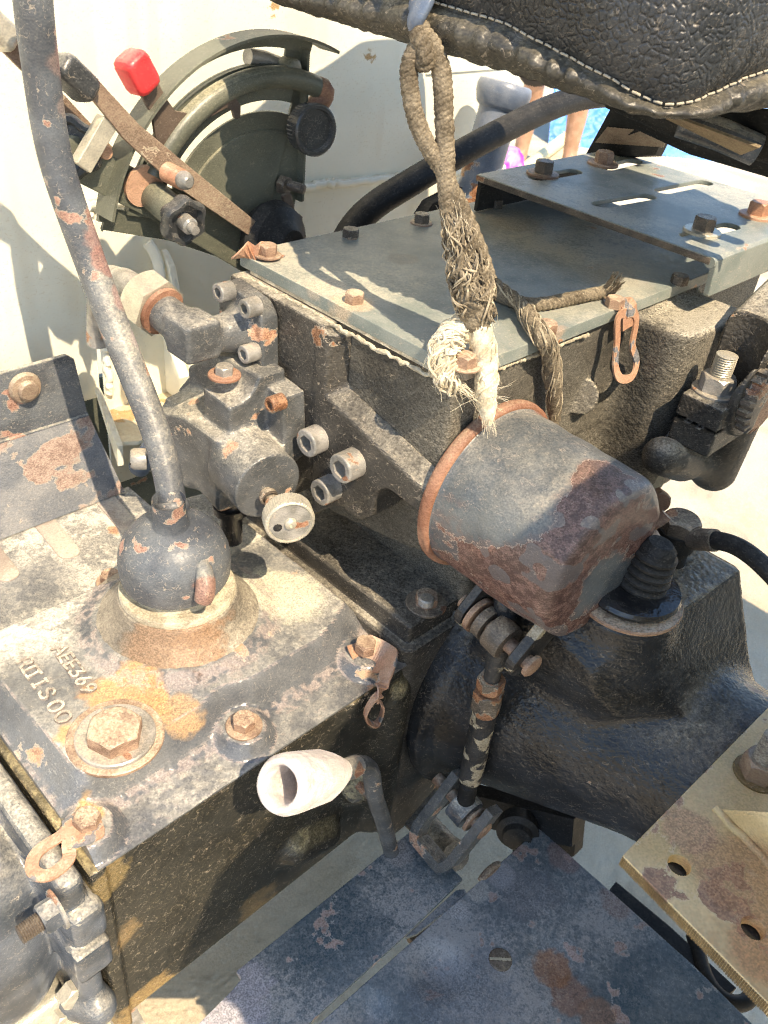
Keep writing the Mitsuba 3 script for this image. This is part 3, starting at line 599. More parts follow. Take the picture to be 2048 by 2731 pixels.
# ---- hydraulic housing ----------------------------------------------------------------------
hh = thing('hydraulic_housing', 'big black rough cast hydraulic lift housing under the flat cover plate', 'housing')
FL = rnd([(-0.312, 0.926), (-0.162, 0.926), (-0.152, 0.905), (-0.150, 0.868), (-0.150, 0.858), (-0.02, 0.826), (0.002, 0.822), (0.002, 0.795), (-0.045, 0.800), (-0.058, 0.797), (-0.066, 0.775), (-0.068, 0.752), (-0.082, 0.737), (-0.105, 0.736), (-0.125, 0.742), (-0.175, 0.742), (-0.20, 0.70), (-0.312, 0.70)], 0.006)
DRUM = rnd([(-0.20, 0.66), (-0.20, 0.80), (0.005, 0.80), (0.005, 0.745), (-0.012, 0.715), (-0.03, 0.70), (-0.055, 0.69), (-0.10, 0.68)], 0.014)
def housing_sdf(p):
    x, y, z = p[..., 0], p[..., 1], p[..., 2]
    d = sd_boxlh(p, (-0.305, -0.0095, 0.795), (-0.002, 0.62, 0.935), 0.006)
    und = np.maximum(np.maximum(sd_boxlh(p, (-0.27, -0.05, 0.60), (0.05, 0.055, 0.70), 0.01), -1e9), -1e9)
    d = smin(d, sd_boxlh(p, (-0.29, 0.07, 0.60), (-0.003, 0.60, 0.84), 0.012), 0.008)
    dr_ = smax(sd_poly(np.stack([x, z], -1), DRUM), np.abs(y - 0.07) - 0.047, 0.01)
    d = smin(d, dr_, 0.008)
    # right-hand side: shoulder carrying the lift shaft
    d = smin(d, smax(sd_boxlh(p, (-0.06, 0.285, 0.71), (0.072, 0.425, 0.928), 0.010), sd_half(p, (0.066, 0.300, 0.86), (0.75, -0.66, 0.0)), 0.010), 0.022)
    d = smin(d, sd_half(p, (0, 0, 0), (0, 0, 1)) + 9, 0.01)
    # round pad on the side
    d = smin(d, sd_cyl(p, (-0.0100, 0.2307, 0.8403), (0.0015, 0.2096, 0.8522), 0.021, 0.001), 0.004)
    return d + 0.0006 * (nfbm(p, 200, 2) - 0.5)
putcast(hh, 'casting', housing_sdf, (-0.33, -0.025, 0.585), (0.10, 0.64, 0.945), 0.0046, 'cast_rough')
def front_sdf(p):
    x, y, z = p[..., 0], p[..., 1], p[..., 2]
    q = np.stack([x, z], -1)
    fl = smax(sd_poly(q, FL), np.abs(y + 0.008) - 0.022, 0.004)
    rim = sd_boxlh(p, (-0.312, -0.030, 0.900), (-0.158, 0.02, 0.932), 0.003)
    d = np.minimum(fl, rim)
    inner = sd_boxlh(p, (-0.165, -0.040, 0.70), (0.002, -0.008, 0.925), 0.0)
    ledge = smax(np.maximum(inner, np.maximum(z - 0.93, -(y + 0.03))), sd_half(p, (-0.150, -0.030, 0.858), (0.0015, -0.0042, 0.0063)), 0.004)
    ledge = np.maximum(ledge, sd_poly(q, [(-0.16, 0.70), (-0.16, 0.93), (0.002, 0.93), (0.002, 0.797), (-0.05, 0.80)]))
    d = smin(d, ledge, 0.006)
    web = smax(np.maximum(inner, -(y + 0.03)), sd_half(p, (-0.150, -0.030, 0.9), (0.042, -0.025, 0.0)), 0.004)
    web = np.maximum(web, 0.82 - z)
    return smin(d, web, 0.006) + 0.0004 * (nfbm(p, 260, 2) - 0.5)
putcast(hh, 'face_flange', front_sdf, (-0.33, -0.040, 0.685), (0.012, 0.022, 0.945), 0.0028, 'cast_black')
BASE = rnd([(-0.33, -0.022), (-0.006, -0.022), (0.003, -0.010), (0.003, 0.5), (-0.33, 0.5)], 0.010)
def base_sdf(p):
    q = np.stack([p[..., 0], p[..., 1]], -1)
    a = smax(sd_poly(q, BASE), np.abs(p[..., 2] - 0.52) - 0.078, 0.004)
    b = smax(sd_poly(q, BASE.buffer(-0.012)), np.abs(p[..., 2] - 0.60) - 0.024, 0.006)
    rim = np.maximum(sd_poly(q, BASE.buffer(-0.012)), -sd_poly(q, BASE.buffer(-0.026)))
    d = smin(a, b, 0.003)
    d = smax(d, -sd_cap(p, (-0.0777, -0.0009, 0.5750), (-0.05, 0.0, 0.575), 0.009), 0.004)
    return d + 0.0004 * (nfbm(p, 200, 2) - 0.5)
putcast(hh, 'base_flange', base_sdf, (-0.34, -0.04, 0.43), (0.02, 0.3, 0.635), 0.0045, 'cast_black')
put(hh, 'casing', rbox((-0.30, 0.002, 0.20), (-0.002, 0.5, 0.445), 0.012), 'cast_black')
nb = bolt(hh, (-0.0254, 0.0319, 0.6240), (0, 0, 1), 0.024, 0.012, 0.3, (0.024, 0.003), 'rusty_bolt', 'dark_bolt', name='base_nut')
put(nb, 'stud', place(lathe([(0.009, 0), (0.009, 0.007), (0.0075, 0.009), (0, 0.009)], 24), (-0.0183, 0.0224, 0.6360)), 'steel_dull')
for u, v, r in ((680, 950, 0.0155), (755, 1005, 0.0165), (710, 1055, 0.0145)):
    pass
for o, r, l in (((-0.1534, -0.0300, 0.8060), 0.0155, 0.021), ((-0.0968, -0.0300, 0.8057), 0.0160, 0.024), ((-0.1268, -0.0300, 0.7581), 0.0148, 0.022)):
    socket_bolt(hh, o, (0.02, -1, 0.0), r, l)
put(hh, 'gasket', [slab('y', rect(-0.298, 0.9335, -0.002, 0.9385), -0.0135, 0.01, 0), slab('x', rect(-0.012, 0.9345, 0.55, 0.9385), 0.0015, 0.01, 0)], 'gasket')
gbd = np.random.default_rng(8)
gp = resample([(-0.2975, -0.0202, 0.9320), (-0.1730, -0.0169, 0.9320), (-0.1038, -0.0188, 0.9320), (-0.0009, -0.0137, 0.9320)], 70)
put(hh, 'sealant', tube(gp - A(0, 0.001, 0.001) + 0.0009 * gbd.normal(size=(70, 3)), 0.0014 + 0.0014 * gbd.random(70), 8), 'gasket', 60, label='squeezed out pale sealant along the front joint')
sp = resample([(0.0010, 0.0423, 0.9328), (0.0010, 0.0994, 0.9309), (0.0010, 0.1374, 0.9307), (0.0010, 0.1946, 0.9291)], 60)
put(hh, 'sealant', tube(sp + 0.0007 * gbd.normal(size=(60, 3)), 0.0016 + 0.0012 * gbd.random(60), 8), 'gasket', 60, label='squeezed out pale sealant along the right joint')

# ---- cover plate ----------------------------------------------------------------------------
cp = thing('cover_plate', 'flat grey green steel cover plate bolted on the hydraulic housing', 'plate')
def cover_plate():
    m = slab('z', rnd([(-0.318, -0.014), (0.0, -0.014), (0.006, -0.004), (0.006, 0.56), (-0.318, 0.56)], 0.004), 0.9505, 0.0145, 0.0015, True)
    return m
put(cp, 'plate', cover_plate(), 'cover_paint')
for o, l, rl in (((-0.1536, 0.0042, 0.9505), 'sunlit', 0.15), ((-0.0013, 0.1182, 0.9505), 'a', 0.3), ((0.0005, 0.2344, 0.9505), 'b', 0.5), ((-0.2949, 0.1286, 0.9505), 'c', 0.1), ((-0.2893, 0.2425, 0.9505), 'd', 0.3), ((-0.2875, 0.3847, 0.9505), 'e', 0.2), ((0.0039, 0.3630, 0.9505), 'f', 0.25), ((0.0032, -0.0081, 0.9505), 'g', 0.35)):
    bolt(cp, o, (0, 0, 1), 0.0175, 0.0105, rl, (0.014, 0.0018) if l in 'dg' else None, 'dark_bolt' if l in 'cdef' else 'rusty_bolt')
bolt(cp, (-0.2889, 0.0026, 0.9535), (0, 0, 1), 0.0185, 0.0105, 0.2, (0.015, 0.002), 'rusty_bolt')

# ---- hydraulic control valve ----------------------------------------------------------------
vx, vy = 0, 0
vv = thing('control_valve', 'worn grey cast control valve block with thumbwheel, bolted to the housing front', 'valve')
VB = rnd([(q_[0], q_[2]) for q_ in ((-0.4058, -0.0380, 0.7379), (-0.3550, -0.0380, 0.7965), (-0.2821, -0.0380, 0.8364), (-0.2289, -0.0380, 0.8537), (-0.1816, -0.0380, 0.8496), (-0.1740, -0.0380, 0.7748), (-0.1905, -0.0380, 0.7557), (-0.1943, -0.0380, 0.7329), (-0.2828, -0.0380, 0.6560), (-0.4095, -0.0380, 0.5710), (-0.4246, -0.0380, 0.6609))], 0.004)
def valve_sdf(p):
    x, y, z = p[..., 0], p[..., 1], p[..., 2]
    q = np.stack([x, z], -1)
    back = smax(sd_poly(q, VB), np.abs(y + 0.045) - 0.0155, 0.003)
    upper = sd_boxlh(p, (-0.330, -0.108, 0.735), (-0.207, -0.035, 0.866), 0.004)
    upper = smax(upper, sd_half(p, (-0.300, -0.1, 0.846), (-0.75, -0.1, 1.0)), 0.003)
    upper = smax(upper, -smax(sd_boxlh(p, (-0.37, -0.16, 0.798), (-0.254, -0.076, 0.90), 0.002), sd_half(p, (-0.262, -0.080, 0.85), (0.30, 0.95, 0.0)), 0.003), 0.004)
    bay = sd_cap(p, (-0.250, -0.100, 0.876), (-0.15, -0.100, 0.868), 0.031)
    upper = smax(upper, -bay, 0.004)
    low = sd_boxlh(p, (-0.336, -0.124, 0.712), (-0.208, -0.04, 0.808), 0.005)
    low = smax(low, sd_half(p, (-0.31, -0.1, 0.800), (-0.4, -0.40, 1.0)), 0.004)
    low = smax(low, sd_half(p, (-0.326, -0.118, 0.76), (-0.8, -0.6, 0.0)), 0.004)
    nose = sd_cyl(p, (-0.212, -0.092, 0.774), (-0.152, -0.100, 0.772), 0.0385, 0.002)
    d = smin(back, upper, 0.005)
    d = smin(d, low, 0.006)
    d = smin(d, nose, 0.009)
    d = smax(d, -sd_cap(p, (-0.252, -0.135, 0.708), (-0.215, -0.135, 0.700), 0.020), 0.006)
    d = smin(d, sd_cyl(p, (-0.31, -0.085, 0.757), (-0.336, -0.088, 0.757), 0.022, 0.003), 0.004)
    return d + 0.0005 * (nfbm(p, 150, 2) - 0.5)
putcast(vv, 'body', valve_sdf, (-0.375, -0.15, 0.685), (-0.13, -0.02, 0.885), 0.0029, 'valve_paint')
bolt(vv, (-0.2348, -0.0937, 0.8620), (0, 0, 1), 0.017, 0.009, 0.3, (0.017, 0.003), 'steel_dull', 'rust_rim')
put(vv, 'plug', place(join([lathe([(0, 0), (0.0145, 0), (0.0145, 0.002), (0.0135, 0.003), (0.005, 0.003), (0.0045, -0.002), (0, -0.002)], 40)]), (-0.3397, -0.0600, 0.7668), (0.0, -1, 0.0)), 'rust_rim', label='round rusty threaded plug')
socket_bolt(vv, (-0.1793, -0.0620, 0.8484), (0, -1, 0.0), 0.0088, 0.017, 'dark_bolt')
kn = put(vv, 'screw_stem', tube([(-0.1560, -0.1025, 0.7647), (-0.1460, -0.1031, 0.7647), (-0.1050, -0.1143, 0.7647)], 0.0075, 20), 'dark_bolt')
put(kn, 'ridge', [place(lathe([(0.0075, 0), (0.0098, 0.001), (0.0098, 0.005), (0.0075, 0.006)], 24), (-0.1440, -0.1078, 0.7702), (0.95, -0.2, -0.2)), place(lathe([(0.0075, 0), (0.0092, 0.001), (0.0092, 0.003), (0.0075, 0.004)], 24), (-0.1340, -0.1090, 0.7684), (0.95, -0.2, -0.2))], 'dark_bolt')
def knurl(th, i): return 1 + 0 * th + (0.012 * np.sign(np.sin(th * 60)) if i in (2, 3, 4, 5) else 0)
WA = unit((0.88, -0.46, 0.02))
WC = A((-0.0920, -0.1198, 0.7705))
wheel = lathe([(0.0, -0.019), (0.018, -0.019), (0.0245, -0.0175), (0.0252, -0.016), (0.0252, -0.002), (0.0247, 0.0), (0.0232, 0.0012), (0.0222, 0.0012), (0.0216, -0.0008), (0.006, -0.0008), (0.0, -0.0008)], 240, knurl)
put(vv, 'thumbwheel', place(wheel, WC, WA), 'nickel', 40, label='knurled nickel thumbwheel')
put(vv, 'wheel_face', place(lathe([(0.021, 0), (0.0, 0.0004)], 60), WC + WA * -0.0003, WA), 'steel_dull')
put(vv, 'wheel_screw', place(lathe([(0.0062, 0), (0.0058, 0.003), (0.004, 0.0045), (0.002, 0.005), (0.0018, 0.0035), (0, 0.0035)], 24), WC, WA), 'nickel')
fr = frame(WA)
put(vv, 'wheel_hole', place(lathe([(0.0045, 0), (0.0, 0.0002)], 24), WC + fr @ A(-0.004, 0.0125, 0.0006) , WA), 'oily_black')
sb = put(vv, 'union_nut', place(lathe([(0.013, 0), (0.0135, 0.002), (0.0135, 0.016), (0.011, 0.02), (0.0, 0.02)], 32), (-0.3924, -0.1000, 0.6784), (-0.55, -0.8, 0.05)), 'steel_dull', label='slotted plug behind the gear lever')
put(sb, 'groove', place(rbox((-0.0010, -0.0125, 0.0185), (0.0010, 0.0125, 0.0205), 0.0005), (-0.3924, -0.1000, 0.6784), (-0.55, -0.8, 0.05)), 'oily_black')
put(vv, 'spool', place(lathe([(0.020, 0.03), (0.020, 0.012), (0.016, 0.011), (0.016, 0.004), (0.021, 0.003), (0.021, -0.006), (0.013, -0.008), (0.013, -0.05), (0, -0.05)], 40), (-0.238, -0.085, 0.690)), 'oily_black')

# ---- pressure pipe with flange --------------------------------------------------------------
pp = thing('pressure_pipe', 'grey hydraulic pipe elbow with square flange and big union nut', 'pipe')
PF = rnd([(-0.300, 0.868), (-0.300, 0.925), (-0.292, 0.937), (-0.237, 0.930), (-0.226, 0.918), (-0.222, 0.85), (-0.232, 0.838), (-0.262, 0.836)], 0.010)
pe = [(-0.2525, -0.0450, 0.9006), (-0.2478, -0.0750, 0.9077), (-0.2411, -0.1050, 0.9137), (-0.2385, -0.1300, 0.9132)]
PC = A((-0.2640, -0.1100, 0.8989)); PD = unit(A((-0.3150, -0.1160, 0.9101)) - PC)
def pipe_sdf(p):
    q = np.stack([p[..., 0], p[..., 2]], -1)
    fl = smax(sd_poly(q, PF), np.abs(p[..., 1] + 0.0425) - 0.0115, 0.004)
    a, b = A(-0.262, -0.045, 0.893), PC.copy()
    arm = sd_cap(p, a, b, 0.0165)
    arm = smin(arm, sd_box(p, PC, (0.021, 0.021, 0.021), 0.006), 0.008)
    arm = smin(arm, sd_cap(p, PC, PC + PD * 0.045, 0.0195), 0.008)
    web = sd_cap(p, (-0.262, -0.05, 0.893), (-0.262, -0.085, 0.893), 0.026, 0.0165)
    return smin(smin(fl, web, 0.008), arm, 0.006) + 0.0005 * (nfbm(p, 160, 2) - 0.5)
putcast(pp, 'elbow', pipe_sdf, (-0.36, -0.19, 0.82), (-0.21, -0.025, 0.95), 0.0029, 'valve_paint')
for u, v in ((497, 628), (551, 663), (549, 762)):
    pass
for o in ((-0.2769, -0.0540, 0.9314), (-0.2325, -0.0540, 0.9306), (-0.2341, -0.0540, 0.8798)):
    socket_bolt(pp, o, (0.0, -1, 0), 0.0098, 0.017)
put(pp, 'union_nut', place(hexhead(0.055, 0.030), PC + PD * 0.052, PD, 0.25), 'nickel', 25, label='big dusty union nut')
put(pp, 'nut_collar', place(lathe([(0.0195, 0), (0.0255, 0.001), (0.0255, 0.006), (0.02, 0.008)], 36), PC + PD * 0.045, PD), 'rust_rim')
pt = PC + PD * 0.07
put(pp, 'tube', tube(resample([pt, pt + PD * 0.04, (-0.3919, -0.1180, 0.9156), (-0.4123, -0.1150, 0.9100), (-0.4390, -0.1100, 0.8917), (-0.4634, -0.1050, 0.8624), (-0.4878, -0.1000, 0.7984)], 50), 0.0135, 24), 'steel_dull', 60)
lp2 = thing('hose', 'dark hose with clamp half hidden behind the control valve', 'hose')
put(lp2, 'hose', tube(resample([(-0.2980, 0.0000, 0.8376), (-0.3243, -0.0200, 0.8143), (-0.3529, -0.0400, 0.7801), (-0.3846, -0.0500, 0.7398), (-0.4350, -0.0500, 0.6778), (-0.5056, -0.0500, 0.5849)], 40), 0.015, 20), 'blue_pipe', 60)
put(lp2, 'clamp', place(lathe([(0.0152, -0.008), (0.018, -0.007), (0.018, 0.007), (0.0152, 0.008)], 28), (-0.3406, -0.0350, 0.7946), A((-0.3529, -0.0400, 0.7801)) - A((-0.3243, -0.0200, 0.8143))), 'black_rubber')

# ---- canister (filter) ----------------------------------------------------------------------
ft = thing('oil_filter', 'big dented filter canister, slate paint flaking to brown rust', 'filter')
FC = A(0.0, 0.056, 0.800)
FA = unit((1, -0.03, -0.02))
def sflats(th, k=8, rot=0.2, e=0.0):
    a = (th - rot) % (2 * math.pi / k) - math.pi / k
    return math.cos(math.pi / k) / np.cos(a)
prof = [(0.0, 0.004), (0.086, 0.004), (0.090, 0.003), (0.0925, 0.005), (0.0930, 0.008), (0.0925, 0.012), (0.0895, 0.0145), (0.0882, 0.017), (0.0880, 0.022)]
for k in range(12): prof.append((0.0880 + 0.0006 * math.sin(k), 0.022 + (0.100 - 0.022) * (k + 1) / 12))
prof += [(0.0880, 0.112), (0.0878, 0.122), (0.0872, 0.132), (0.0868, 0.144), (0.0860, 0.151), (0.0838, 0.1565), (0.0800, 0.1600), (0.073, 0.1622), (0.055, 0.1630), (0.03, 0.1615), (0.0, 0.161)]
def fmod(th, i):
    h = prof[i][1]
    w = np.clip((h - 0.100) / 0.036, 0, 1); w = w * w * (3 - 2 * w)
    fl = np.minimum(1.0, sflats(th, 8, 0.30) * 1.012)
    dent = 1 - 0.006 * np.sin(3 * th + 40 * h) * (0.3 + w)
    return (1 + 0.55 * w * (fl - 1)) * (dent if i > 8 else 1)
can = lathe(prof, 140, fmod)
put(ft, 'canister', place(can, FC, FA, 0.0, (0, 0, 1)), 'filter_paint', 40)
put(ft, 'rim', place(lathe([(0.0915, 0.001), (0.0946, 0.004), (0.0952, 0.008), (0.0943, 0.0125), (0.0915, 0.0150), (0.0890, 0.0148)], 120), FC, FA), 'rust_rim', 60, label='rusty rolled rim of the canister')
put(ft, 'mount', place(lathe([(0.0, -0.02), (0.07, -0.02), (0.078, 0.003), (0, 0.003)], 60), FC, FA), 'cast_black')

# ---- rear axle casting ----------------------------------------------------------------------
ax_ = thing('axle_housing', 'large dark faceted rear axle casting at right under the canister', 'axle housing')
def axle_sdf(p):
    x, y, z = p[..., 0], p[..., 1], p[..., 2]
    c = A(0.0, 0.17, 0.50)
    # octagonal block near the centre
    def octa(hw, hz, ch, x0, x1, zc, yc, r):
        d = np.maximum(np.abs(y - yc) - hw, np.abs(z - zc) - hz)
        e = (np.abs(y - yc) + np.abs(z - zc) - (hw + hz - ch)) * 0.7071
        d = smax(d, e, r)
        return smax(d, np.abs(x - (x0 + x1) / 2) - (x1 - x0) / 2, r)
    blk = sd_boxlh(p, (0.040, 0.034, 0.560), (0.275, 0.262, 0.722), 0.004)
    blk = smax(blk, sd_half(p, (0.206, 0.1, 0.722), (0.86, -0.06, 0.42)), 0.006)
    blk = smax(blk, sd_half(p, (0.150, 0.052, 0.718), (0.22, -0.72, 0.62)), 0.004)
    blk = smax(blk, sd_half(p, (0.222, 0.085, 0.690), (0.78, -0.55, 0.20)), 0.005)
    blk = smax(blk, sd_half(p, (0.10, 0.034, 0.640), (0.10, -0.80, -0.50)), 0.006)
    blk = smax(blk, sd_half(p, (0.245, 0.10, 0.630), (0.60, -0.30, -0.70)), 0.006)
    tr = sd_cap(p, (0.0, 0.180, 0.475), (0.29, 0.170, 0.53), 0.178, 0.102)
    tr = smin(tr, sd_cap(p, (0.29, 0.170, 0.53), (0.85, 0.170, 0.53), 0.100, 0.098), 0.03)
    d = smin(blk, tr, 0.022)
    fl = sd_cyl(p, (0.004, 0.178, 0.455), (0.026, 0.178, 0.455), 0.180, 0.005)
    d = smin(d, fl, 0.012)
    boss = sd_cyl(p, A((0.1699, 0.0995, 0.7350)) - A(0, 0, 0.05), A((0.1699, 0.0995, 0.7350)), 0.052, 0.006)
    d = smin(d, boss, 0.012)
    rib1 = sd_cap(p, (0.085, 0.015, 0.715), (0.10, 0.02, 0.66), 0.011)
    d = smin(d, rib1, 0.02)
    return d + 0.0010 * (nfbm(p, 70, 3) - 0.5)
putcast(ax_, 'casting', axle_sdf, (-0.01, -0.09, 0.19), (0.86, 0.43, 0.76), 0.0062, 'axle_paint')
for u, v in ((1024, 1457), (965, 1608)):
    pass
for o in ((0.0270, 0.0888, 0.5128), (0.0270, 0.0628, 0.4008)):
    bolt(ax_, o, (1, 0, 0), 0.026, 0.020, 0.3, None, 'dark_bolt')
put(ax_, 'lug_plate', slab('x', rnd([(-0.02, 0.295), (0.05, 0.33), (0.09, 0.315), (0.09, 0.285)], 0.004), 0.045, 0.014), 'axle_paint')

# breather / boot stack on the axle
bt = thing('rubber_boot', 'ribbed grey rubber boot on an oily black disc on the axle top', 'boot')
BO = A((0.1699, 0.0995, 0.7350))
put(bt, 'base_disc', place(lathe([(0, 0), (0.054, 0), (0.055, 0.003), (0.054, 0.005), (0, 0.005)], 60), BO), 'rusty_bolt')
put(bt, 'oily_disc', place(lathe([(0, 0.005), (0.046, 0.005), (0.049, 0.010), (0.047, 0.014), (0.036, 0.016), (0, 0.016)], 60), BO + A(0.0, 0.004, 0.002)), 'oily_black')
bel = []
for k in range(5):
    h = 0.014 + 0.0088 * k; r = 0.0262 - 0.0010 * k
    bel += [(r - 0.004, h), (r, h + 0.0025), (r, h + 0.005), (r - 0.003, h + 0.0078)]
put(bt, 'bellows', place(lathe([(0, 0.016)] + bel + [(0.018, 0.062), (0.012, 0.068), (0, 0.068)], 48), BO + A(0.004, 0.010, 0.0), (0.05, 0.10, 1)), 'black_rubber', 40)
put(bt, 'clamp_screw', place(lathe([(0, 0), (0.008, 0), (0.009, 0.004), (0.009, 0.014), (0.0065, 0.016), (0, 0.016)], 24), (0.1487, 0.1500, 0.7813), (0.8, -0.4, -0.25)), 'rusty_bolt')
put(bt, 'clamp_band', tube(resample([(0.1442, 0.1500, 0.7694), (0.1471, 0.1500, 0.7862), (0.1514, 0.1550, 0.7936), (0.1568, 0.1600, 0.8040)], 20), 0.004, 8, squash=(1.6, 0.5)), 'rusty_bolt')
bj = thing('banjo_union', 'dark banjo union with hex cap and hose leaving to the right', 'pipe fitting')
JO = A((0.1565, 0.2100, 0.7158))
put(bj, 'stem', place(lathe([(0, -0.03), (0.020, -0.03), (0.021, 0.0), (0.018, 0.012), (0.0185, 0.024), (0.0215, 0.026), (0.0215, 0.046), (0, 0.046)], 40), JO), 'black_rubber')
put(bj, 'cap', place(hexhead(0.036, 0.016), JO + A(0, 0, 0.046), (0, 0, 1), 0.35), 'dark_bolt', 25)
hs = resample([JO + A(0.0, 0.0, 0.036), (0.1770, 0.2050, 0.7637), (0.2009, 0.2000, 0.7794), (0.2235, 0.1950, 0.7879), (0.2457, 0.1900, 0.7883), (0.2721, 0.1850, 0.7822), (0.3157, 0.1800, 0.7598)], 50)
put(bj, 'hose', tube(hs, 0.0095, 20), 'black_rubber', 60)
put(bj, 'ferrule', tube([hs[6], hs[9], hs[14]], 0.0118, 20), 'dark_bolt')

# ---- lift arm at the right ------------------------------------------------------------------
la = thing('lift_arm', 'dusty black lift arm with clamp bolt and splined shaft end', 'lift arm')
SC = A(0.145, 0.334, 0.882)
def arm_sdf(p):
    hub = sd_cyl(p, (0.086, SC[1] + 0.008, SC[2]), (0.142, SC[1] + 0.008, SC[2]), 0.056, 0.003)
    ear = sd_boxlh(p, (0.082, 0.281, 0.812), (0.133, 0.37, 0.872), 0.003)
    ear = np.maximum(ear, -np.maximum(np.abs(p[..., 2] - 0.843) - 0.0010, p[..., 1] - 0.33))
    q = p - A(0.112, 0.315, 0.916)
    c, s = math.cos(0.36), math.sin(0.36)
    r = np.stack([q[..., 0], c * q[..., 1] + s * q[..., 2], -s * q[..., 1] + c * q[..., 2]], -1)
    bod = sd_boxlh(r, (-0.032, -0.004, -0.050), (0.032, 0.40, 0.024), 0.010)
    d = smin(smin(hub, ear, 0.004), bod, 0.010)
    d = smax(d, -sd_cyl(p, (0.104, 0.312, 0.873), (0.104, 0.312, 1.0), 0.036), 0.003)
    return d + 0.0004 * (nfbm(p, 150, 2) - 0.5)
putcast(la, 'arm', arm_sdf, (0.07, 0.26, 0.78), (0.16, 0.72, 1.12), 0.0036, 'cast_black')
def spl(th, i): return 1 + 0 * th + (0.06 * np.sign(np.sin(th * 22)) if i in (1, 2) else 0)
put(la, 'splined_shaft', place(lathe([(0, 0.0), (0.042, 0.0), (0.042, 0.012), (0.037, 0.0145), (0, 0.0145)], 264, spl), SC - A(0.004, 0, 0), (1, 0, 0)), 'dark_bolt', 30, label='splined end of the lift shaft')
nz = A(0.104, 0.312, 0.8725)
nut = bolt(la, nz, (0, 0, 1), 0.034, 0.018, 0.2, (0.025, 0.003), 'steel_dull', 'steel_dull', name='clamp_nut')
put(nut, 'stud', place(thread(0.0118, 0.032, 6), nz + A(0, 0, 0.012)), 'nickel')
SB = thing('stabiliser_bracket', 'grey bracket and dark link hanging beneath the lift arm', 'bracket')
put(SB, 'plate', tube([(0.0800, 0.2909, 0.7743), (0.0800, 0.3186, 0.8084), (0.0800, 0.3733, 0.8086)], 0.03, 4, squash=(0.2, 1)), 'steel_dull', False)
def link_sdf(p):
    d = sd_cap(p, (0.1000, 0.2815, 0.7949), (0.1000, 0.4505, 0.7086), 0.016)
    d = smin(d, sd_cap(p, (0.1100, 0.3792, 0.8180), (0.1100, 0.3911, 0.7412), 0.032, 0.026), 0.02)
    d = smin(d, sd_cap(p, (0.0900, 0.2659, 0.7986), (0.0900, 0.3264, 0.7659), 0.022), 0.01)
    return d
putcast(SB, 'link', link_sdf, (0.04, 0.20, 0.66), (0.18, 0.52, 0.90), 0.005, 'cast_black')
put(SB, 'bolt', place(hexhead(0.024, 0.016), (0.0600, 0.3271, 0.7291), (0.7, -0.7, 0.2)), 'nickel', 25)
put(SB, 'bolt', place(hexhead(0.024, 0.016), (0.0900, 0.2909, 0.7303), (0.7, -0.7, 0.2)), 'rusty_bolt', 25)

# ---- throttle quadrant ----------------------------------------------------------------------
qd = thing('control_quadrant', 'dark olive slotted lever quadrant before the cream fender', 'quadrant')
QX = -0.42
PV = (0.093, 0.925)
def arc(r, a0, a1, n=40): return [(PV[0] + r * math.cos(math.radians(a0 + (a1 - a0) * i / n)), PV[1] + r * math.sin(math.radians(a0 + (a1 - a0) * i / n))) for i in range(n + 1)]
def band(r0, r1, a0, a1): return Polygon(arc(r0, a0, a1) + arc(r1, a1, a0))
RE = 0.152
sector = Polygon(arc(0.211, 74, 171) + [(-0.115, 0.960), (-0.035, 0.935), (0.06, 0.89), (0.12, 0.90), (RE - 0.004, 0.945), (RE, 0.97)])
sector = sector.difference(band(0.187, 0.203, 80, 164)).difference(band(0.137, 0.150, 72, 158))
put(qd, 'sector_plate', slab('x', max(sector.geoms, key=lambda g: g.area) if hasattr(sector, 'geoms') else sector, QX, 0.004, 0.001, True), 'olive')
put(qd, 'dish', slab('x', rnd(Polygon(arc(0.118, 70, 165) + [(0.0, 0.93), (0.09, 0.905)]).intersection(rect(-0.2, 0.85, RE - 0.012, 1.2)), 0.008), QX + 0.004, 0.0038, 0.003), 'olive')
def arcband(r0, r1, a0, a1, x0, x1, mat, name, n=50):
    th = np.radians(np.linspace(a0, a1, n)); v = []
    for t in th:
        for r, x in ((r0, x0), (r1, x0), (r1, x1), (r0, x1)):
            v.append((x, PV[0] + r * math.cos(t), PV[1] + r * math.sin(t)))
    f = []
    for i in range(n - 1):
        for k in range(4):
            f.append((4*i+k, 4*i+(k+1) % 4, 4*i+4+(k+1) % 4, 4*i+4+k))
    f += [(0, 3, 2, 1), (4*n-4, 4*n-3, 4*n-2, 4*n-1)]
    return put(qd, name, (np.array(v), np.array(f)), mat, 35)
arcband(0.203, 0.218, 70.5, 168, QX - 0.003, QX + 0.002, 'olive', 'rim')
arcband(0.2165, 0.2195, 66, 166, QX - 0.004, QX + 0.030, 'olive', 'rim_flange')
arcband(0.150, 0.187, 75, 165, QX + 0.001, QX + 0.006, 'olive', 'band')
put(qd, 'lip', slab('y', rnd([(QX - 0.004, 0.955), (QX + 0.012, 0.955), (QX + 0.012, 1.125), (QX - 0.004, 1.125)], 0.003), RE - 0.002, 0.003, 0.0005), 'olive')
put(qd, 'bar', slab('x', rnd([(-0.165, 1.045), (-0.140, 1.060), (0.02, 0.962), (0.09, 0.915), (0.13, 0.88), (0.10, 0.855), (0.0, 0.925), (-0.06, 0.965), (-0.15, 1.020)], 0.006), QX + 0.010, 0.008), 'olive')
pvk = put(qd, 'pivot_boot', place(lathe([(0.0, 0), (0.045, 0.0), (0.05, 0.012), (0.044, 0.026), (0.030, 0.034), (0.020, 0.045), (0, 0.045)], 40), (-0.4050, 0.0921, 0.9179), (1, 0.15, 0.1)), 'black_rubber')
put(qd, 'stud', place(thread(0.006, 0.030, 5), (-0.4160, 0.1257, 0.9794), (1, 0.25, 0)), 'dark_bolt')
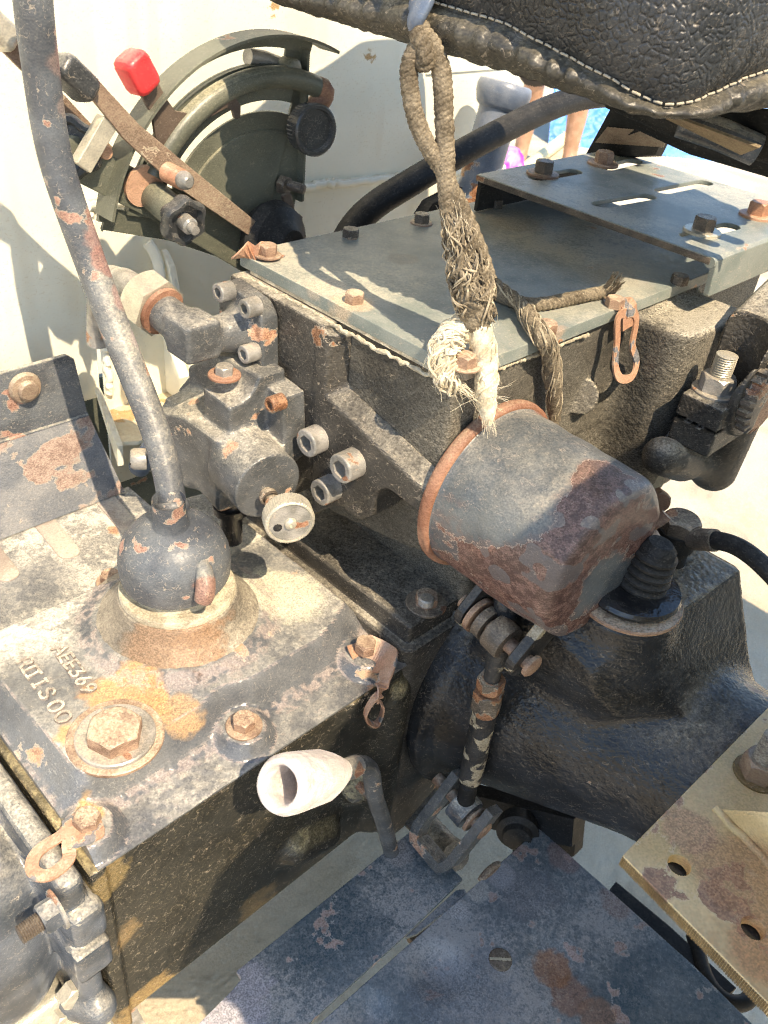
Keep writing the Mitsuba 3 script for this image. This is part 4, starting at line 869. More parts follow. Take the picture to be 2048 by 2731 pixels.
put(qd, 'stud_nut', place(hexhead(0.020, 0.010), (-0.4160, 0.1229, 0.9787), (1, 0.25, 0), 0.2), 'dark_bolt', 25)
put(qd, 'latch', slab('x', rnd([tuple((-0.4000, 0.1102, 0.9726)[1:]), tuple((-0.4000, 0.1245, 0.9729)[1:]), tuple((-0.4000, 0.1313, 0.9503)[1:]), tuple((-0.4000, 0.1451, 0.9408)[1:]), tuple((-0.4000, 0.1409, 0.9345)[1:]), tuple((-0.4000, 0.1213, 0.9444)[1:])], 0.003), -0.398, 0.004), 'lever_brown')
put(qd, 'rivet', [place(lathe([(0.007, 0), (0.006, 0.002), (0, 0.003)], 20), (-0.4090, -0.1089, 1.0405), (1, 0, 0))], 'strap_rust')
put(qd, 'stop_roller', place(lathe([(0, 0), (0.013, 0), (0.013, 0.016), (0.010, 0.018), (0, 0.018)], 30), (-0.4190, 0.1239, 1.1051), (1, 0.2, 0)), 'olive', label='small round stop in the upper slot')
put(qd, 'stop_rod', tube([(-0.4250, 0.0785, 1.1179), (-0.4250, 0.1008, 1.1144), (-0.4250, 0.1246, 1.1069)], 0.009, 16), 'steel_dull')

def bar(poly2, x, t, mat, parent, name, label=None):
    return put(parent, name, slab('x', rnd(poly2, 0.003), x, t, 0.001, True), mat, label=label)
def yz(*pts): return [(q[1], q[2]) for q in pts]

l1 = thing('control_lever', 'flat rusty lever with a black rubber tip pointing up left', 'lever', 'levers of the quadrant')
bar(yz((-0.3850, -0.1369, 1.1040), (-0.3850, -0.1237, 1.1127), (-0.3850, -0.0843, 1.0708), (-0.3850, -0.0327, 1.0283), (-0.3850, 0.0796, 0.9375), (-0.3850, 0.0729, 0.9218), (-0.3850, -0.0453, 1.0061), (-0.3850, -0.1018, 1.0586)), -0.385, 0.006, 'lever_rusty', l1, 'bar')
def knob_box(o, ax, half, r, mat, parent, name, ref):
    s = rbox((-half[0], -half[1], -half[2]), (half[0], half[1], half[2]), r)
    return put(parent, name, place(s, o, ax, 0, ref), mat, 60)
kd = unit(A((-0.3850, -0.1473, 1.1166)) - A((-0.3850, -0.0854, 1.0571)))
knob_box(A((-0.3850, -0.1484, 1.1155)), kd, (0.015, 0.0125, 0.021), 0.007, 'black_plastic', l1, 'rubber_tip', (1, 0, 0.3))
put(l1, 'spring_bolt', place(thread(0.0105, 0.026, 5), (-0.3840, -0.0552, 1.0218), (1, 0.05, -0.05)), 'strap_rust')
put(l1, 'spring_nut', place(lathe([(0, 0), (0.0085, 0), (0.0095, 0.004), (0.008, 0.010), (0.005, 0.013), (0, 0.013)], 20), A((-0.3840, -0.0552, 1.0218)) + A(0.026, 0, 0), (1, 0.05, -0.05)), 'steel_dull')

l2 = thing('control_lever', 'dark brown cranked lever with a red cap and hooked tail', 'lever', 'levers of the quadrant')
bar(yz((-0.3980, -0.0733, 1.0961), (-0.3980, -0.0526, 1.1067), (-0.3980, -0.0441, 1.0900), (-0.3980, -0.0329, 1.0762), (-0.3980, -0.0134, 1.0721), (-0.3980, 0.0070, 1.0797), (-0.3980, 0.0248, 1.0857), (-0.3980, 0.0429, 1.0837), (-0.3980, 0.0496, 1.0759), (-0.3980, 0.0489, 1.0628), (-0.3980, 0.0415, 1.0624), (-0.3980, 0.0385, 1.0720), (-0.3980, 0.0306, 1.0744), (-0.3980, 0.0007, 1.0638), (-0.3980, -0.0208, 1.0472), (-0.3980, -0.0376, 1.0312), (-0.3980, -0.0131, 1.0094), (-0.3980, 0.0829, 0.9330), (-0.3980, 0.0732, 0.9279), (-0.3980, -0.0309, 1.0067), (-0.3980, -0.0549, 1.0330), (-0.3980, -0.0583, 1.0560), (-0.3980, -0.0602, 1.0738)), -0.398, 0.005, 'lever_brown', l2, 'bar')
rd = unit(A((-0.3980, -0.0796, 1.1230)) - A((-0.3980, -0.0593, 1.0867)))
rk = knob_box(A((-0.3980, -0.0748, 1.1143)), rd, (0.0150, 0.0150, 0.0185), 0.008, 'red_plastic', l2, 'red_cap', (1, 0, 0.3))
labels[rk] = {'label': 'bright red plastic cap'}

l3 = thing('control_lever', 'pale lever behind the others ending behind the gear lever', 'lever', 'levers of the quadrant')
bar(yz((-0.4300, -0.2027, 1.1461), (-0.4300, -0.1845, 1.1548), (-0.4300, -0.1670, 1.1303), (-0.4300, -0.1400, 1.0957), (-0.4300, -0.0843, 1.0329), (-0.4300, -0.0940, 1.0270), (-0.4300, -0.1463, 1.0838), (-0.4300, -0.1924, 1.1330)), -0.43, 0.006, 'lever_rusty', l3, 'bar')
put(l3, 'tip', place(rbox((-0.012, -0.012, -0.02), (0.012, 0.012, 0.02), 0.006), (-0.4300, -0.1945, 1.1502), kd, 0, (1, 0, 0.3)), 'nickel', 60)
blk = A((-0.3950, -0.1289, 1.0545)); bd = unit(A((-0.3950, -0.1164, 1.0695)) - A((-0.3950, -0.1403, 1.0406)))
put(l3, 'clamp_block', place(rbox((-0.007, -0.009, -0.026), (0.007, 0.009, 0.026), 0.0015), blk, bd, 0, (1, 0, 0)), 'nickel', 30, label='pale square clamp block')

def star(th, i): return 1 + 0.075 * np.cos(6 * th) if i >= 1 else 1 + 0 * th
starp = [(0, 0.0), (0.018, 0.0), (0.0265, 0.004), (0.029, 0.010), (0.029, 0.017), (0.0265, 0.0205), (0.022, 0.0205), (0.019, 0.014), (0, 0.013)]
s1 = thing('star_knob', 'black scalloped hand knob on a grey spacer below the levers', 'knob', 'scalloped hand knobs')
so = A((-0.4050, -0.0589, 0.9914)); sa = unit((0.93, -0.02, -0.16))
put(s1, 'spacer', place(lathe([(0, 0), (0.0165, 0), (0.0165, 0.045), (0, 0.045)], 32), so, sa), 'olive')
put(s1, 'friction_disc', place(lathe([(0, -0.004), (0.022, -0.004), (0.022, 0.001), (0, 0.001)], 32), so + A(0, -0.012, 0.012), sa), 'strap_rust')
kb = put(s1, 'knob', place(lathe([(r * 0.86, h) for r, h in starp], 96, star), so + sa * 0.042, sa), 'black_plastic', 40)
put(s1, 'end_bolt', place(join([lathe([(0, 0), (0.009, 0), (0.009, 0.013), (0.007, 0.015), (0, 0.015)], 20), lathe([(0, 0.015), (0.0055, 0.015), (0.005, 0.023), (0, 0.024)], 20)]), so + sa * 0.055, sa), 'steel_dull')
s2 = thing('star_knob', 'black scalloped hand knob half hidden behind the gear lever', 'knob', 'scalloped hand knobs')
s2o = A((-0.4250, -0.1348, 1.0445))
put(s2, 'knob', place(lathe(starp, 96, star), s2o, unit((0.75, -0.6, 0.2))), 'black_plastic', 40)

tb = thing('knob_tube', 'curved grey tube ending in a knurled black screw cap', 'handle')
tpath = [(QX + 0.016, y, z) for y, z in arc(0.1760, 150, 66, 40)]
put(tb, 'tube', tube(tpath, 0.0115, 20), 'olive', 60)
tdir = unit(A(tpath[-1]) - A(tpath[-4]))
ca = unit((0.93, -0.10, 0.05)); cc = A((-0.3950, 0.1410, 1.0467))
put(tb, 'neck', tube(resample([tpath[-1], A(tpath[-1]) + tdir * 0.006 + A(0.002, 0, 0), cc - ca * 0.012, cc], 14), 0.0125, 20), 'rust_rim')
def knr(th, i): return 1 + 0 * th + (0.02 * np.sign(np.sin(th * 36)) if i in (2, 3) else 0)
put(tb, 'cap', place(lathe([(0, -0.004), (0.022, -0.004), (0.0262, -0.002), (0.0262, 0.012), (0.0285, 0.013), (0.0285, 0.020), (0.0265, 0.022), (0.023, 0.022), (0.0215, 0.016), (0, 0.016)], 216, knr), cc, ca), 'black_plastic', 40, label='knurled black cap')

# ---- black hose, post, behind ---------------------------------------------------------------
single('rubber_hose', tube(resample([(-0.4500, 0.2674, 0.8739), (-0.4500, 0.2874, 0.8956), (-0.4500, 0.3747, 0.9334), (-0.4500, 0.4983, 0.9699), (-0.4500, 0.6240, 1.0009), (-0.4500, 0.7523, 1.0240), (-0.4500, 0.8902, 1.0247), (-0.4500, 1.1375, 1.0137)], 60), 0.0195, 24), 'black_rubber', 'thick black rubber hose arching up behind the cover plate to the seat', 'hose', 60)
ps = thing('support_post', 'blue grey round post with flared collar behind the black hose', 'post')
pb, ptop = A((-0.5200, 0.6236, 0.8318)), A((-0.5200, 0.6668, 1.0381))
pdir = unit(ptop - pb)
put(ps, 'post', place(lathe([(0, 0), (0.034, 0), (0.033, 0.10), (0.033, 0.17), (0.034, 0.20), (0, 0.2)], 40), pb, pdir), 'blue_pipe', 60)
put(ps, 'collar', place(lathe([(0.034, 0.175), (0.040, 0.180), (0.0445, 0.195), (0.0455, 0.205), (0.043, 0.214), (0.038, 0.216), (0, 0.216)], 48), pb, pdir), 'blue_pipe', 60)
single('gusset_bracket', slab('x', [tuple((-0.4000, 0.3710, 0.9054)[1:]), tuple((-0.4000, 0.3872, 0.9227)[1:]), tuple((-0.4000, 0.4492, 0.9373)[1:]), tuple((-0.4000, 0.4425, 0.8980)[1:])], -0.40, 0.02), 'black_rubber', 'small black gusset beneath the thick hose', 'bracket')

# ---- seat bracket ---------------------------------------------------------------------------
sbk = thing('seat_bracket', 'grey slotted steel channel bracket carrying the seat', 'bracket')
BX0, BX1, BY0, BY1, BZ = -0.290, 0.042, 0.338, 0.640, 0.998
holes = [slot((-0.1258, 0.5197, 0.9980)[:2], (-0.1193, 0.6184, 0.9980)[:2], 0.0115), slot((-0.1320, 0.3854, 0.9980)[:2], (-0.1220, 0.4749, 0.9980)[:2], 0.0115),
         slot((-0.2424, 0.4021, 0.9980)[:2], (-0.2389, 0.4795, 0.9980)[:2], 0.0115), slot((-0.2294, 0.5432, 0.9980)[:2], (-0.2315, 0.6176, 0.9980)[:2], 0.0115), slot((-0.0083, 0.3810, 0.9980)[:2], (-0.0018, 0.4660, 0.9980)[:2], 0.0115)]
topp = rect(BX0, BY0, BX1, BY1)
for h_ in holes: topp = topp.difference(h_)
put(sbk, 'channel_plate', slab('z', topp, BZ, 0.006, 0.0012, True), 'cover_paint')
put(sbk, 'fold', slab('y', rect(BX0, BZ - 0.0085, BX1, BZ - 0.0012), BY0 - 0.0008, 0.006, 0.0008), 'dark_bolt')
put(sbk, 'flange', slab('x', rnd([(BY0 + 0.01, 0.9525), (BY1, 0.9525), (BY1, BZ - 0.002), (BY0 + 0.004, BZ - 0.002)], 0.004), BX1 + 0.006, 0.006), 'cover_paint')
put(sbk, 'fold', tube([(BX1, BY0, BZ - 0.006), (BX1, BY1, BZ - 0.006)], 0.0061, 16), 'cover_paint', 60)
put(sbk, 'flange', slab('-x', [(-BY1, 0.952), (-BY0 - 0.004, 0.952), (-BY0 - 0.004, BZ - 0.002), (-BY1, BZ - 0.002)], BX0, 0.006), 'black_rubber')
for (o, wm, mt, rl) in (((-0.2473, 0.4205, 0.9980), 'rusty_bolt', 'dark_bolt', 0.2), ((-0.2407, 0.5508, 0.9980), 'rusty_bolt', 'rusty_bolt', 0.4), ((-0.0078, 0.4077, 0.9980), 'nickel', 'dark_bolt', 0.1), ((-0.0029, 0.5361, 0.9980), 'strap_rust', 'strap_rust', 0.3)):
    bolt(sbk, o, (0, 0, 1), 0.022, 0.015, rl, (0.0215, 0.0035), mt, wm)
# ---- seat -----------------------------------------------------------------------------------
st = thing('tractor_seat', 'dusty black vinyl tractor seat with stitched seam and gathered skirt', 'seat')
def seat_surface():
    """Closed cushion: plan outline by parameter u, section by v; seam groove and gathered skirt follow the outline."""
    from scipy.interpolate import CubicSpline, interp1d
    out = rnd([(-0.455, 0.50), (-0.450, 0.38), (-0.405, 0.20), (-0.350, 0.05), (-0.30, 0.012), (-0.05, 0.012), (0.112, 0.030), (0.120, 0.10), (0.140, 0.50)], 0.045, 12)
    ring = A(out.exterior.coords[:-1])
    if shapely.geometry.LinearRing(ring).is_ccw is False: ring = ring[::-1]
    L = np.r_[0, np.cumsum(np.linalg.norm(np.diff(np.vstack([ring, ring[:1]]), axis=0), axis=1))]
    n = 520
    u = np.linspace(0, L[-1], n, endpoint=False)
    q = np.stack([np.interp(u, L, np.r_[ring[:, k], ring[0, k]]) for k in (0, 1)], 1)
    d = np.roll(q, -1, 0) - np.roll(q, 1, 0); d /= np.linalg.norm(d, axis=1, keepdims=True)
    nrm = np.stack([d[:, 1], -d[:, 0]], 1)
    # bottom edge height along x, lower towards the right front corner
    zb = np.interp(q[:, 0], [-0.56, -0.31, -0.13, -0.03, 0.05, 0.10, 0.16], [1.186, 1.184, 1.180, 1.178, 1.172, 1.170, 1.172])
    zs = zb + np.interp(q[:, 0], [-0.56, -0.29, -0.118, -0.035, 0.066, 0.10, 0.14], [0.018, 0.020, 0.036, 0.033, 0.020, 0.010, 0.010]) + np.interp(q[:, 1], [0.03, 0.06, 0.10, 0.19, 0.3], [0, 0.004, 0.014, 0.032, 0.035]) * (q[:, 0] > 0.08)
    rng = np.random.default_rng(5)
    rows = []
    prof = [(-0.10, 0.004), (-0.05, 0.001), (-0.022, -0.001), (-0.006, 0.003), (0.002, 0.010), (0.006, 0.020), (0.007, 0.55), (0.006, 0.85), (0.001, 1.0)]
    m = 46
    v, grid = [], []
    for j in range(m):
        t = j / (m - 1)
        row = []
        if t < 0.18:                                     # underside, in to the middle
            s = t / 0.18; off = -0.16 * (1 - s) - 0.010 * s; z = zb + 0.004 * (1 - s)
        elif t < 0.42:                                   # skirt from the lower edge to the seam
            s = (t - 0.18) / 0.24; off = -0.010 + 0.014 * math.sin(s * math.pi) + 0.010 * s; z = zb + (zs - zb) * s
        else:                                            # side panel up and over
            s = (t - 0.42) / 0.58; a = s * math.pi * 0.5
            off = 0.004 + 0.012 * math.sin(min(1, s * 3) * math.pi / 2) - 0.15 * max(0, s - 0.45) ** 1.6 / 0.38; z = zs + 0.105 * math.sin(a)
        k = np.exp(-((t - 0.42) / 0.030) ** 2) * 0.004   # seam groove
        gat = 0.0
        ph = u * 210 + 3 * np.sin(u * 37) + 2 * np.sin(u * 91 + 1)
        if 0.10 < t < 0.42:
            w = math.sin((t - 0.10) / 0.32 * math.pi) ** 0.7
            gat = w * (0.0026 * np.sin(ph) + 0.0020 * np.sin(u * 97 + 2 * t) + 0.0018 * np.sin(u * 330 + 5 * np.sin(u * 23)) + 0.0012 * np.sin(u * 530 + 3 * np.sin(u * 41)))
        elif t >= 0.42:
            w = max(0, 1 - (t - 0.42) / 0.2)
            gat = w * 0.0014 * np.sin(ph * 0.8 + 9 * t) + 0.002 * np.sin(u * 31 + 6 * t)
        o = off - k + gat
        o = o + np.zeros(n)
        p = np.c_[q + nrm * o[:, None], z + 0.0010 * np.sin(ph) * (0.08 < t < 0.40)]
        v.append(p)
    v = np.vstack(v); i = np.arange(n * m).reshape(m, n)
    f = np.stack([i[:-1], np.roll(i[:-1], -1, 1), np.roll(i[1:], -1, 1), i[1:]], -1)
    js = int(0.42 * (m - 1)) + 1
    c = v[i[-1]].mean(0) + A(0, 0, 0.004); c2 = v[i[0]].mean(0)
    skirt = f[:js].reshape(-1, 4); panel = f[js:].reshape(-1, 4)
    k = np.arange(n)
    top = np.stack([i[-1], np.roll(i[-1], -1), np.full(n, len(v))], -1)
    bot = np.stack([np.roll(i[0], -1), i[0], np.full(n, len(v) + 1)], -1)
    allv = np.vstack([v, c[None], c2[None]])
    tq = lambda a: np.vstack([a[:, [0, 1, 2]], a[:, [0, 2, 3]]])
    a = trimesh.Trimesh(allv, np.vstack([tq(panel), top]), process=False); b = trimesh.Trimesh(allv, np.vstack([tq(skirt), bot]), process=False)
    for x in (a, b): x.remove_unreferenced_vertices()
    return a, b, v[i[js]], nrm, u
pan, skr, seam, snrm, su = seat_surface()
put(st, 'cushion', pan, 'seat_vinyl', 60)
put(st, 'skirt', skr, 'seat_skirt', 60)
stitches = []
fr_ = [k for k in range(len(seam)) if -0.36 < seam[k][0] < 0.13 and seam[k][1] < 0.16]
pos = seam + np.c_[snrm * 0.0012, np.zeros(len(seam))]
seg = np.linalg.norm(np.roll(pos, -1, 0) - pos, axis=1)
acc = 0.0
for k in fr_:
    a_, b_ = pos[k], pos[(k + 1) % len(pos)]
    m_ = max(1, int(round(seg[k] / 0.0052)))
    if k % 2 == 0:
        c_ = a_ + (pos[(k + 2) % len(pos)] - a_) * 0.72
        stitches.append(tube([a_, (a_ + c_) / 2 + A(snrm[k][0], snrm[k][1], 0.4) * 0.0008, c_], 0.0009, 6))
put(st, 'stitching', stitches, 'thread_white', 60, label='pale stitching along the seam', kind='stuff')
put(st, 'tab', tube(resample([(-0.1074, 0.0022, 1.2199), (-0.0991, -0.0032, 1.2102), (-0.0984, -0.0077, 1.2016), (-0.0943, -0.0069, 1.1937)], 16), np.interp(np.linspace(0, 1, 16), [0, 0.3, 0.7, 1], [0.016, 0.015, 0.012, 0.006]), 14, squash=(0.45, 1.0), ref=(0, 1, 0)), 'blue_pipe', 60, label='faded blue cloth tab with the rope tied through')

lg = [(-0.3182, 0.6200, 0.9782), (-0.2618, 0.6000, 1.0701), (-0.1810, 0.6000, 1.0638), (-0.1931, 0.6200, 1.0048)]
put(st, 'leg', quadslab([(-0.3159, 0.6200, 0.9821), (-0.2032, 0.6200, 1.0129), (-0.1577, 0.5600, 1.0843), (-0.2480, 0.5600, 1.0854)], (0, -1, 0.2), 0.02), 'black_rubber', False)
put(st, 'worn_band', quadslab([(-0.2913, 0.6000, 1.0108), (-0.1842, 0.6000, 1.0299), (-0.1717, 0.5830, 1.0527), (-0.2667, 0.5830, 1.0391)], (0, -1, 0.2), 0.002), 'lever_rusty', False, label='brown rubbed band')
put(st, 'frame_rail', tube([(-0.1090, 0.4000, 1.0954), (-0.0439, 0.4000, 1.0868), (0.0430, 0.4000, 1.0866), (0.0950, 0.4000, 1.0838)], 0.012, 12), 'black_rubber', 60)
put(st, 'frame_rail', tube([(-0.1357, 0.3600, 1.1154), (-0.0384, 0.3600, 1.1035), (0.0549, 0.3600, 1.1051), (0.0996, 0.3600, 1.1030)], 0.010, 12), 'black_rubber', 60)
put(st, 'slide_tube', tube([(-0.0010, 0.2700, 1.1294), (0.0346, 0.2900, 1.1233), (0.0638, 0.3100, 1.1145)], 0.0145, 20), 'bell_paint', 60)
put(st, 'pan_lip', quadslab([(-0.0471, 0.2200, 1.1464), (0.0288, 0.2200, 1.1399), (0.1021, 0.2200, 1.1346), (0.0712, 0.2600, 1.1172)], (0, -1, -0.5), 0.004), 'seat_under', False)
put(st, 'pan_plate', quadslab([(-0.1245, 0.3300, 1.1242), (-0.0677, 0.3300, 1.1100), (0.1366, 0.3300, 1.0992), (0.1120, 0.2800, 1.1579)], (0, -1, -0.5), 0.004), 'black_rubber', False)


# ---- clutch bell housing at the lower left ---------------------------------------------------
bh = thing('bell_housing', 'glossy blue grey bell housing casting at the lower left corner', 'housing')
def bell_sdf(p):
    d = sd_boxlh(p, (-0.40, -0.85, 0.36), (-0.020, -0.43, 0.580), 0.05)
    d = smax(d, sd_half(p, (-0.03, -0.5, 0.50), (0.85, 0.0, 0.55)) - 0.012, 0.03)
    fl = smax(sd_boxlh(p, (-0.33, -0.436, 0.300), (0.002, -0.412, 0.585), 0.010), sd_half(p, (0.0, -0.42, 0.36), (0.7, 0, -0.7)) - 0.02, 0.02)
    d = smin(d, fl, 0.012)
    d = smin(d, sd_boxlh(p, (-0.055, -0.436, 0.505), (0.016, -0.404, 0.552), 0.008), 0.008)
    d = smin(d, sd_boxlh(p, (-0.05, -0.440, 0.445), (0.014, -0.404, 0.490), 0.006), 0.008)
    d = smin(d, sd_cap(p, (-0.02, -0.436, 0.36), (0.004, -0.425, 0.37), 0.018), 0.012)
    return d + 0.0007 * (nfbm(p, 110, 2) - 0.5)
putcast(bh, 'casting', bell_sdf, (-0.42, -0.87, 0.27), (0.03, -0.395, 0.60), 0.005, 'bell_paint')
bn = bolt(bh, (0.0073, -0.4400, 0.5751), (0, -1, 0), 0.024, 0.014, 0.3, (0.018, 0.003), 'bell_paint', 'steel_dull', name='flange_nut')
put(bn, 'stud', place(thread(0.0085, 0.022, 6), A((0.0073, -0.4400, 0.5751)) + A(0, -0.012, 0), (0, -1, 0)), 'dark_bolt')
lf = thing('flange_strip', 'pale bolt and grey strip at the bottom left below the bell housing', 'flange')
put(lf, 'strip', quadslab([(-0.0200, -0.4166, 0.4227), (-0.0200, -0.3956, 0.3850), (-0.0200, -0.3636, 0.1583), (-0.0200, -0.4033, 0.2233)], (1, 0, 0), 0.01), 'steel_dull', False)
put(lf, 'body', rbox((-0.25, -0.60, 0.30), (-0.022, -0.44, 0.375), 0.012), 'nickel')
bolt(lf, (-0.0220, -0.4394, 0.3865), (1, 0, 0), 0.026, 0.014, 0.1, None, 'nickel')
bolt(lf, (-0.0220, -0.4535, 0.3538), (1, 0, 0), 0.022, 0.012, 0.3, None, 'nickel')

# ---- wire clips -----------------------------------------------------------------------------
def strip(path, w, t, side, mat, parent, name, label=None):
    """A bent flat strip: centre line, half widths, thickness, width direction(s)."""
    p = A(path); m = len(p); w = np.full(m, w, float) if np.isscalar(w) else np.asarray(w, float)
    tn = np.gradient(p, axis=0); tn /= np.linalg.norm(tn, axis=1, keepdims=True)
    sd = np.tile(A(side), (m, 1)) if np.ndim(side) == 1 else A(side)
    sd = sd - tn * (sd * tn).sum(1, keepdims=True); sd /= np.linalg.norm(sd, axis=1, keepdims=True)
    nn = np.cross(tn, sd); v = []
    for i in range(m):
        for a, b in ((-1, -0.5), (1, -0.5), (1, 0.5), (-1, 0.5)):
            v.append(p[i] + sd[i] * w[i] * a + nn[i] * t * b)
    f = [(4*i+k, 4*i+(k+1) % 4, 4*i+4+(k+1) % 4, 4*i+4+k) for i in range(m - 1) for k in range(4)] + [(0, 3, 2, 1), (4*m-4, 4*m-3, 4*m-2, 4*m-1)]
    g = tri((np.array(v), np.array(f))); g.fix_normals()
    return put(parent, name, g, mat, 30, label) if parent else g
# right-hand clip: tab on the cover, long loop hanging down the side
c1 = thing('wire_clip', 'coppery rusted wire clip hanging as a long loop from the cover plate edge', 'clip', 'wire clips under the bolts')
lpp = resample([(0.0125, 0.2390, 0.9467), (0.0140, 0.2245, 0.9445), (0.0180, 0.2277, 0.9207), (0.0240, 0.2261, 0.8966), (0.0280, 0.2307, 0.8832), (0.0290, 0.2496, 0.8730), (0.0270, 0.2705, 0.8734), (0.0240, 0.2748, 0.8840), (0.0190, 0.2631, 0.9064), (0.0160, 0.2652, 0.9210), (0.0140, 0.2648, 0.9338), (0.0125, 0.2446, 0.9443)], 50)
strip(lpp, 0.0047, 0.0022, np.cross(np.gradient(lpp, axis=0), np.tile([1.0, 0, 0.15], (50, 1))), 'strap_rust', c1, 'loop')
strip([(-0.014, 0.240, 0.9535), (-0.002, 0.243, 0.9535), (0.004, 0.245, 0.9535), (0.0085, 0.248, 0.952), (0.0105, 0.250, 0.947), (0.0115, 0.252, 0.940), (0.0135, 0.2535, 0.927)], [0.009, 0.012, 0.0125, 0.013, 0.0135, 0.0135, 0.012], 0.0022, (0, 1, 0), 'strap_rust', c1, 'tab')
# twisted clip on the gear cover
c2 = thing('wire_clip', 'brown twisted wire clip under the bolt at the cover corner', 'clip', 'wire clips under the bolts')
tp_ = resample([(-0.0479, -0.0577, 0.5980), (-0.0323, -0.0539, 0.5985), (-0.0158, -0.0481, 0.5970), (0.0060, -0.0579, 0.6069), (0.0120, -0.0674, 0.6025), (0.0180, -0.0792, 0.5957), (0.0200, -0.0824, 0.5837)], 30)
sds = np.array([unit(A(0.55, 0.8, 0) * (1 - k / 29) + A(0.2, 0.3, 0.9) * math.sin(k / 29 * 3.1) + A(-0.6, 0.8, 0) * (k / 29)) for k in range(30)])
strip(tp_, np.interp(np.linspace(0, 1, 30), [0, 0.12, 0.3, 0.5, 0.65, 1], [0.010, 0.018, 0.019, 0.017, 0.009, 0.006]), 0.0022, sds, 'strap_rust', c2, 'tab')
strip(resample([(0.0180, -0.0782, 0.5877), (0.0200, -0.0951, 0.5871), (0.0200, -0.1007, 0.5766), (0.0200, -0.0935, 0.5561), (0.0200, -0.0794, 0.5437), (0.0200, -0.0742, 0.5529), (0.0180, -0.0761, 0.5714)], 30), 0.0048, 0.002, (1, -0.6, 0.2), 'strap_rust', c2, 'loop')
bolt(c2, (-0.0342, -0.0530, 0.6000), (0, 0, 1), 0.021, 0.011, 0.1, None, 'rusty_bolt')
# clip at the lower left corner bolt
c3 = thing('wire_clip', 'grey and rust wire clip looping over the bell housing corner', 'clip', 'wire clips under the bolts')
strip(resample([(-0.0297, -0.3784, 0.5985), (-0.0316, -0.3897, 0.5985), (-0.0336, -0.4018, 0.5985), (-0.0357, -0.4093, 0.5980)], 14), [0.010, 0.016, 0.017, 0.0175, 0.0175, 0.0175, 0.0175, 0.0175, 0.017, 0.0165, 0.016, 0.0155, 0.015, 0.0145], 0.0022, (0.9, -0.35, 0), 'strap_rust', c3, 'tab')
lo_ = resample([(-0.0410, -0.4040, 0.5970), (-0.0414, -0.4148, 0.5920), (-0.0442, -0.4250, 0.5880), (-0.0407, -0.4370, 0.5860), (-0.0307, -0.4422, 0.5850), (-0.0203, -0.4367, 0.5850), (-0.0179, -0.4245, 0.5860), (-0.0205, -0.4142, 0.5900), (-0.0264, -0.4112, 0.5950), (-0.0298, -0.4083, 0.5970)], 40)
strip(lo_, 0.0056, 0.0022, (0.3, -0.2, 1) if False else np.cross(np.gradient(lo_, axis=0), np.tile([0, 0, 1.0], (40, 1))), 'strap_rust', c3, 'loop')
# clip under the bolt at the plate's left corner
c4 = thing('wire_clip', 'small bent clip under the bolt at the cover plate left corner', 'clip', 'wire clips under the bolts')
strip(resample([(-0.3061, -0.0199, 0.9500), (-0.2989, -0.0180, 0.9560), (-0.2973, -0.0095, 0.9580), (-0.2939, 0.0047, 0.9535), (-0.2813, 0.0104, 0.9525)], 16), 0.011, 0.002, (0.2, 1, 0), 'strap_rust', c4, 'tab')

# ---- white knob lever -----------------------------------------------------------------------
wk = thing('pto_lever', 'bent grey lever with a worn white hollow knob beside the gearbox', 'lever')
ko, kn_ = A((0.0700, -0.2591, 0.6456)), A((0.0590, -0.1676, 0.5761))
ka = unit(ko - kn_); kl = np.linalg.norm(ko - kn_)
kp = [(0.0085, 0.0), (0.0110, 0.001), (0.0130, 0.006), (0.0172, 0.018), (0.0215, 0.032), (0.0250, 0.048), (0.0268, kl - 0.016), (0.0265, kl - 0.006), (0.0240, kl), (0.0210, kl + 0.0022), (0.0185, kl + 0.001), (0.0172, kl - 0.003), (0.0168, kl - 0.012), (0.0162, 0.036), (0.0, 0.034)]
put(wk, 'knob', place(lathe(kp, 60, lambda th, i: 1 + 0.012 * np.sin(2 * th + i) + 0.006 * np.sin(5 * th + 2 * i)), kn_, ka), 'white_knob', 60, label='worn white hollow knob')
put(wk, 'knob_core', place(lathe([(0.0162, 0.0362), (0.013, 0.0372), (0.0, 0.0372)], 40), kn_, ka), 'dark_cavity')
rp = resample([kn_ + ka * 0.004, (0.0600, -0.1603, 0.5744), (0.0580, -0.1413, 0.5621), (0.0570, -0.1242, 0.5365), (0.0560, -0.1146, 0.4992), (0.0540, -0.0948, 0.4362), (0.0500, -0.0647, 0.3445), (0.0450, -0.0292, 0.2299)], 50)
put(wk, 'rod', tube(rp, 0.0098, 20), 'valve_paint', 60)
put(wk, 'ferrule', tube(rp[:4], 0.0112, 20), 'steel_dull')

# ---- turnbuckle link ------------------------------------------------------------------------
tl = thing('brake_linkage', 'dark turnbuckle rod with rusty clevis pins between axle and pedal arm', 'linkage')
T0, T1 = A((0.0985, 0.0000, 0.6880)), A((0.0987, 0.0100, 0.4325))
td = unit(T1 - T0); tlen = np.linalg.norm(T1 - T0)
def at(s): return T0 + td * s
sid = unit(np.cross(td, A(0.45, -0.9, 0.0)))
pin_ax = unit(A(0.9, -0.05, -0.12))
put(tl, 'eye', place(lathe([(0.006, -0.011), (0.019, -0.011), (0.020, -0.009), (0.020, 0.009), (0.019, 0.011), (0.006, 0.011)], 36), T0, pin_ax), 'dark_bolt', 40)
put(tl, 'spacer', place(lathe([(0.006, 0), (0.018, 0), (0.018, 0.010), (0.006, 0.010)], 36), T0 - pin_ax * 0.026, pin_ax), 'dark_bolt', 40)
put(tl, 'spacer', place(lathe([(0.006, 0), (0.020, 0), (0.020, 0.006), (0.006, 0.006)], 36), T0 - pin_ax * 0.036, pin_ax), 'rusty_bolt', 40)
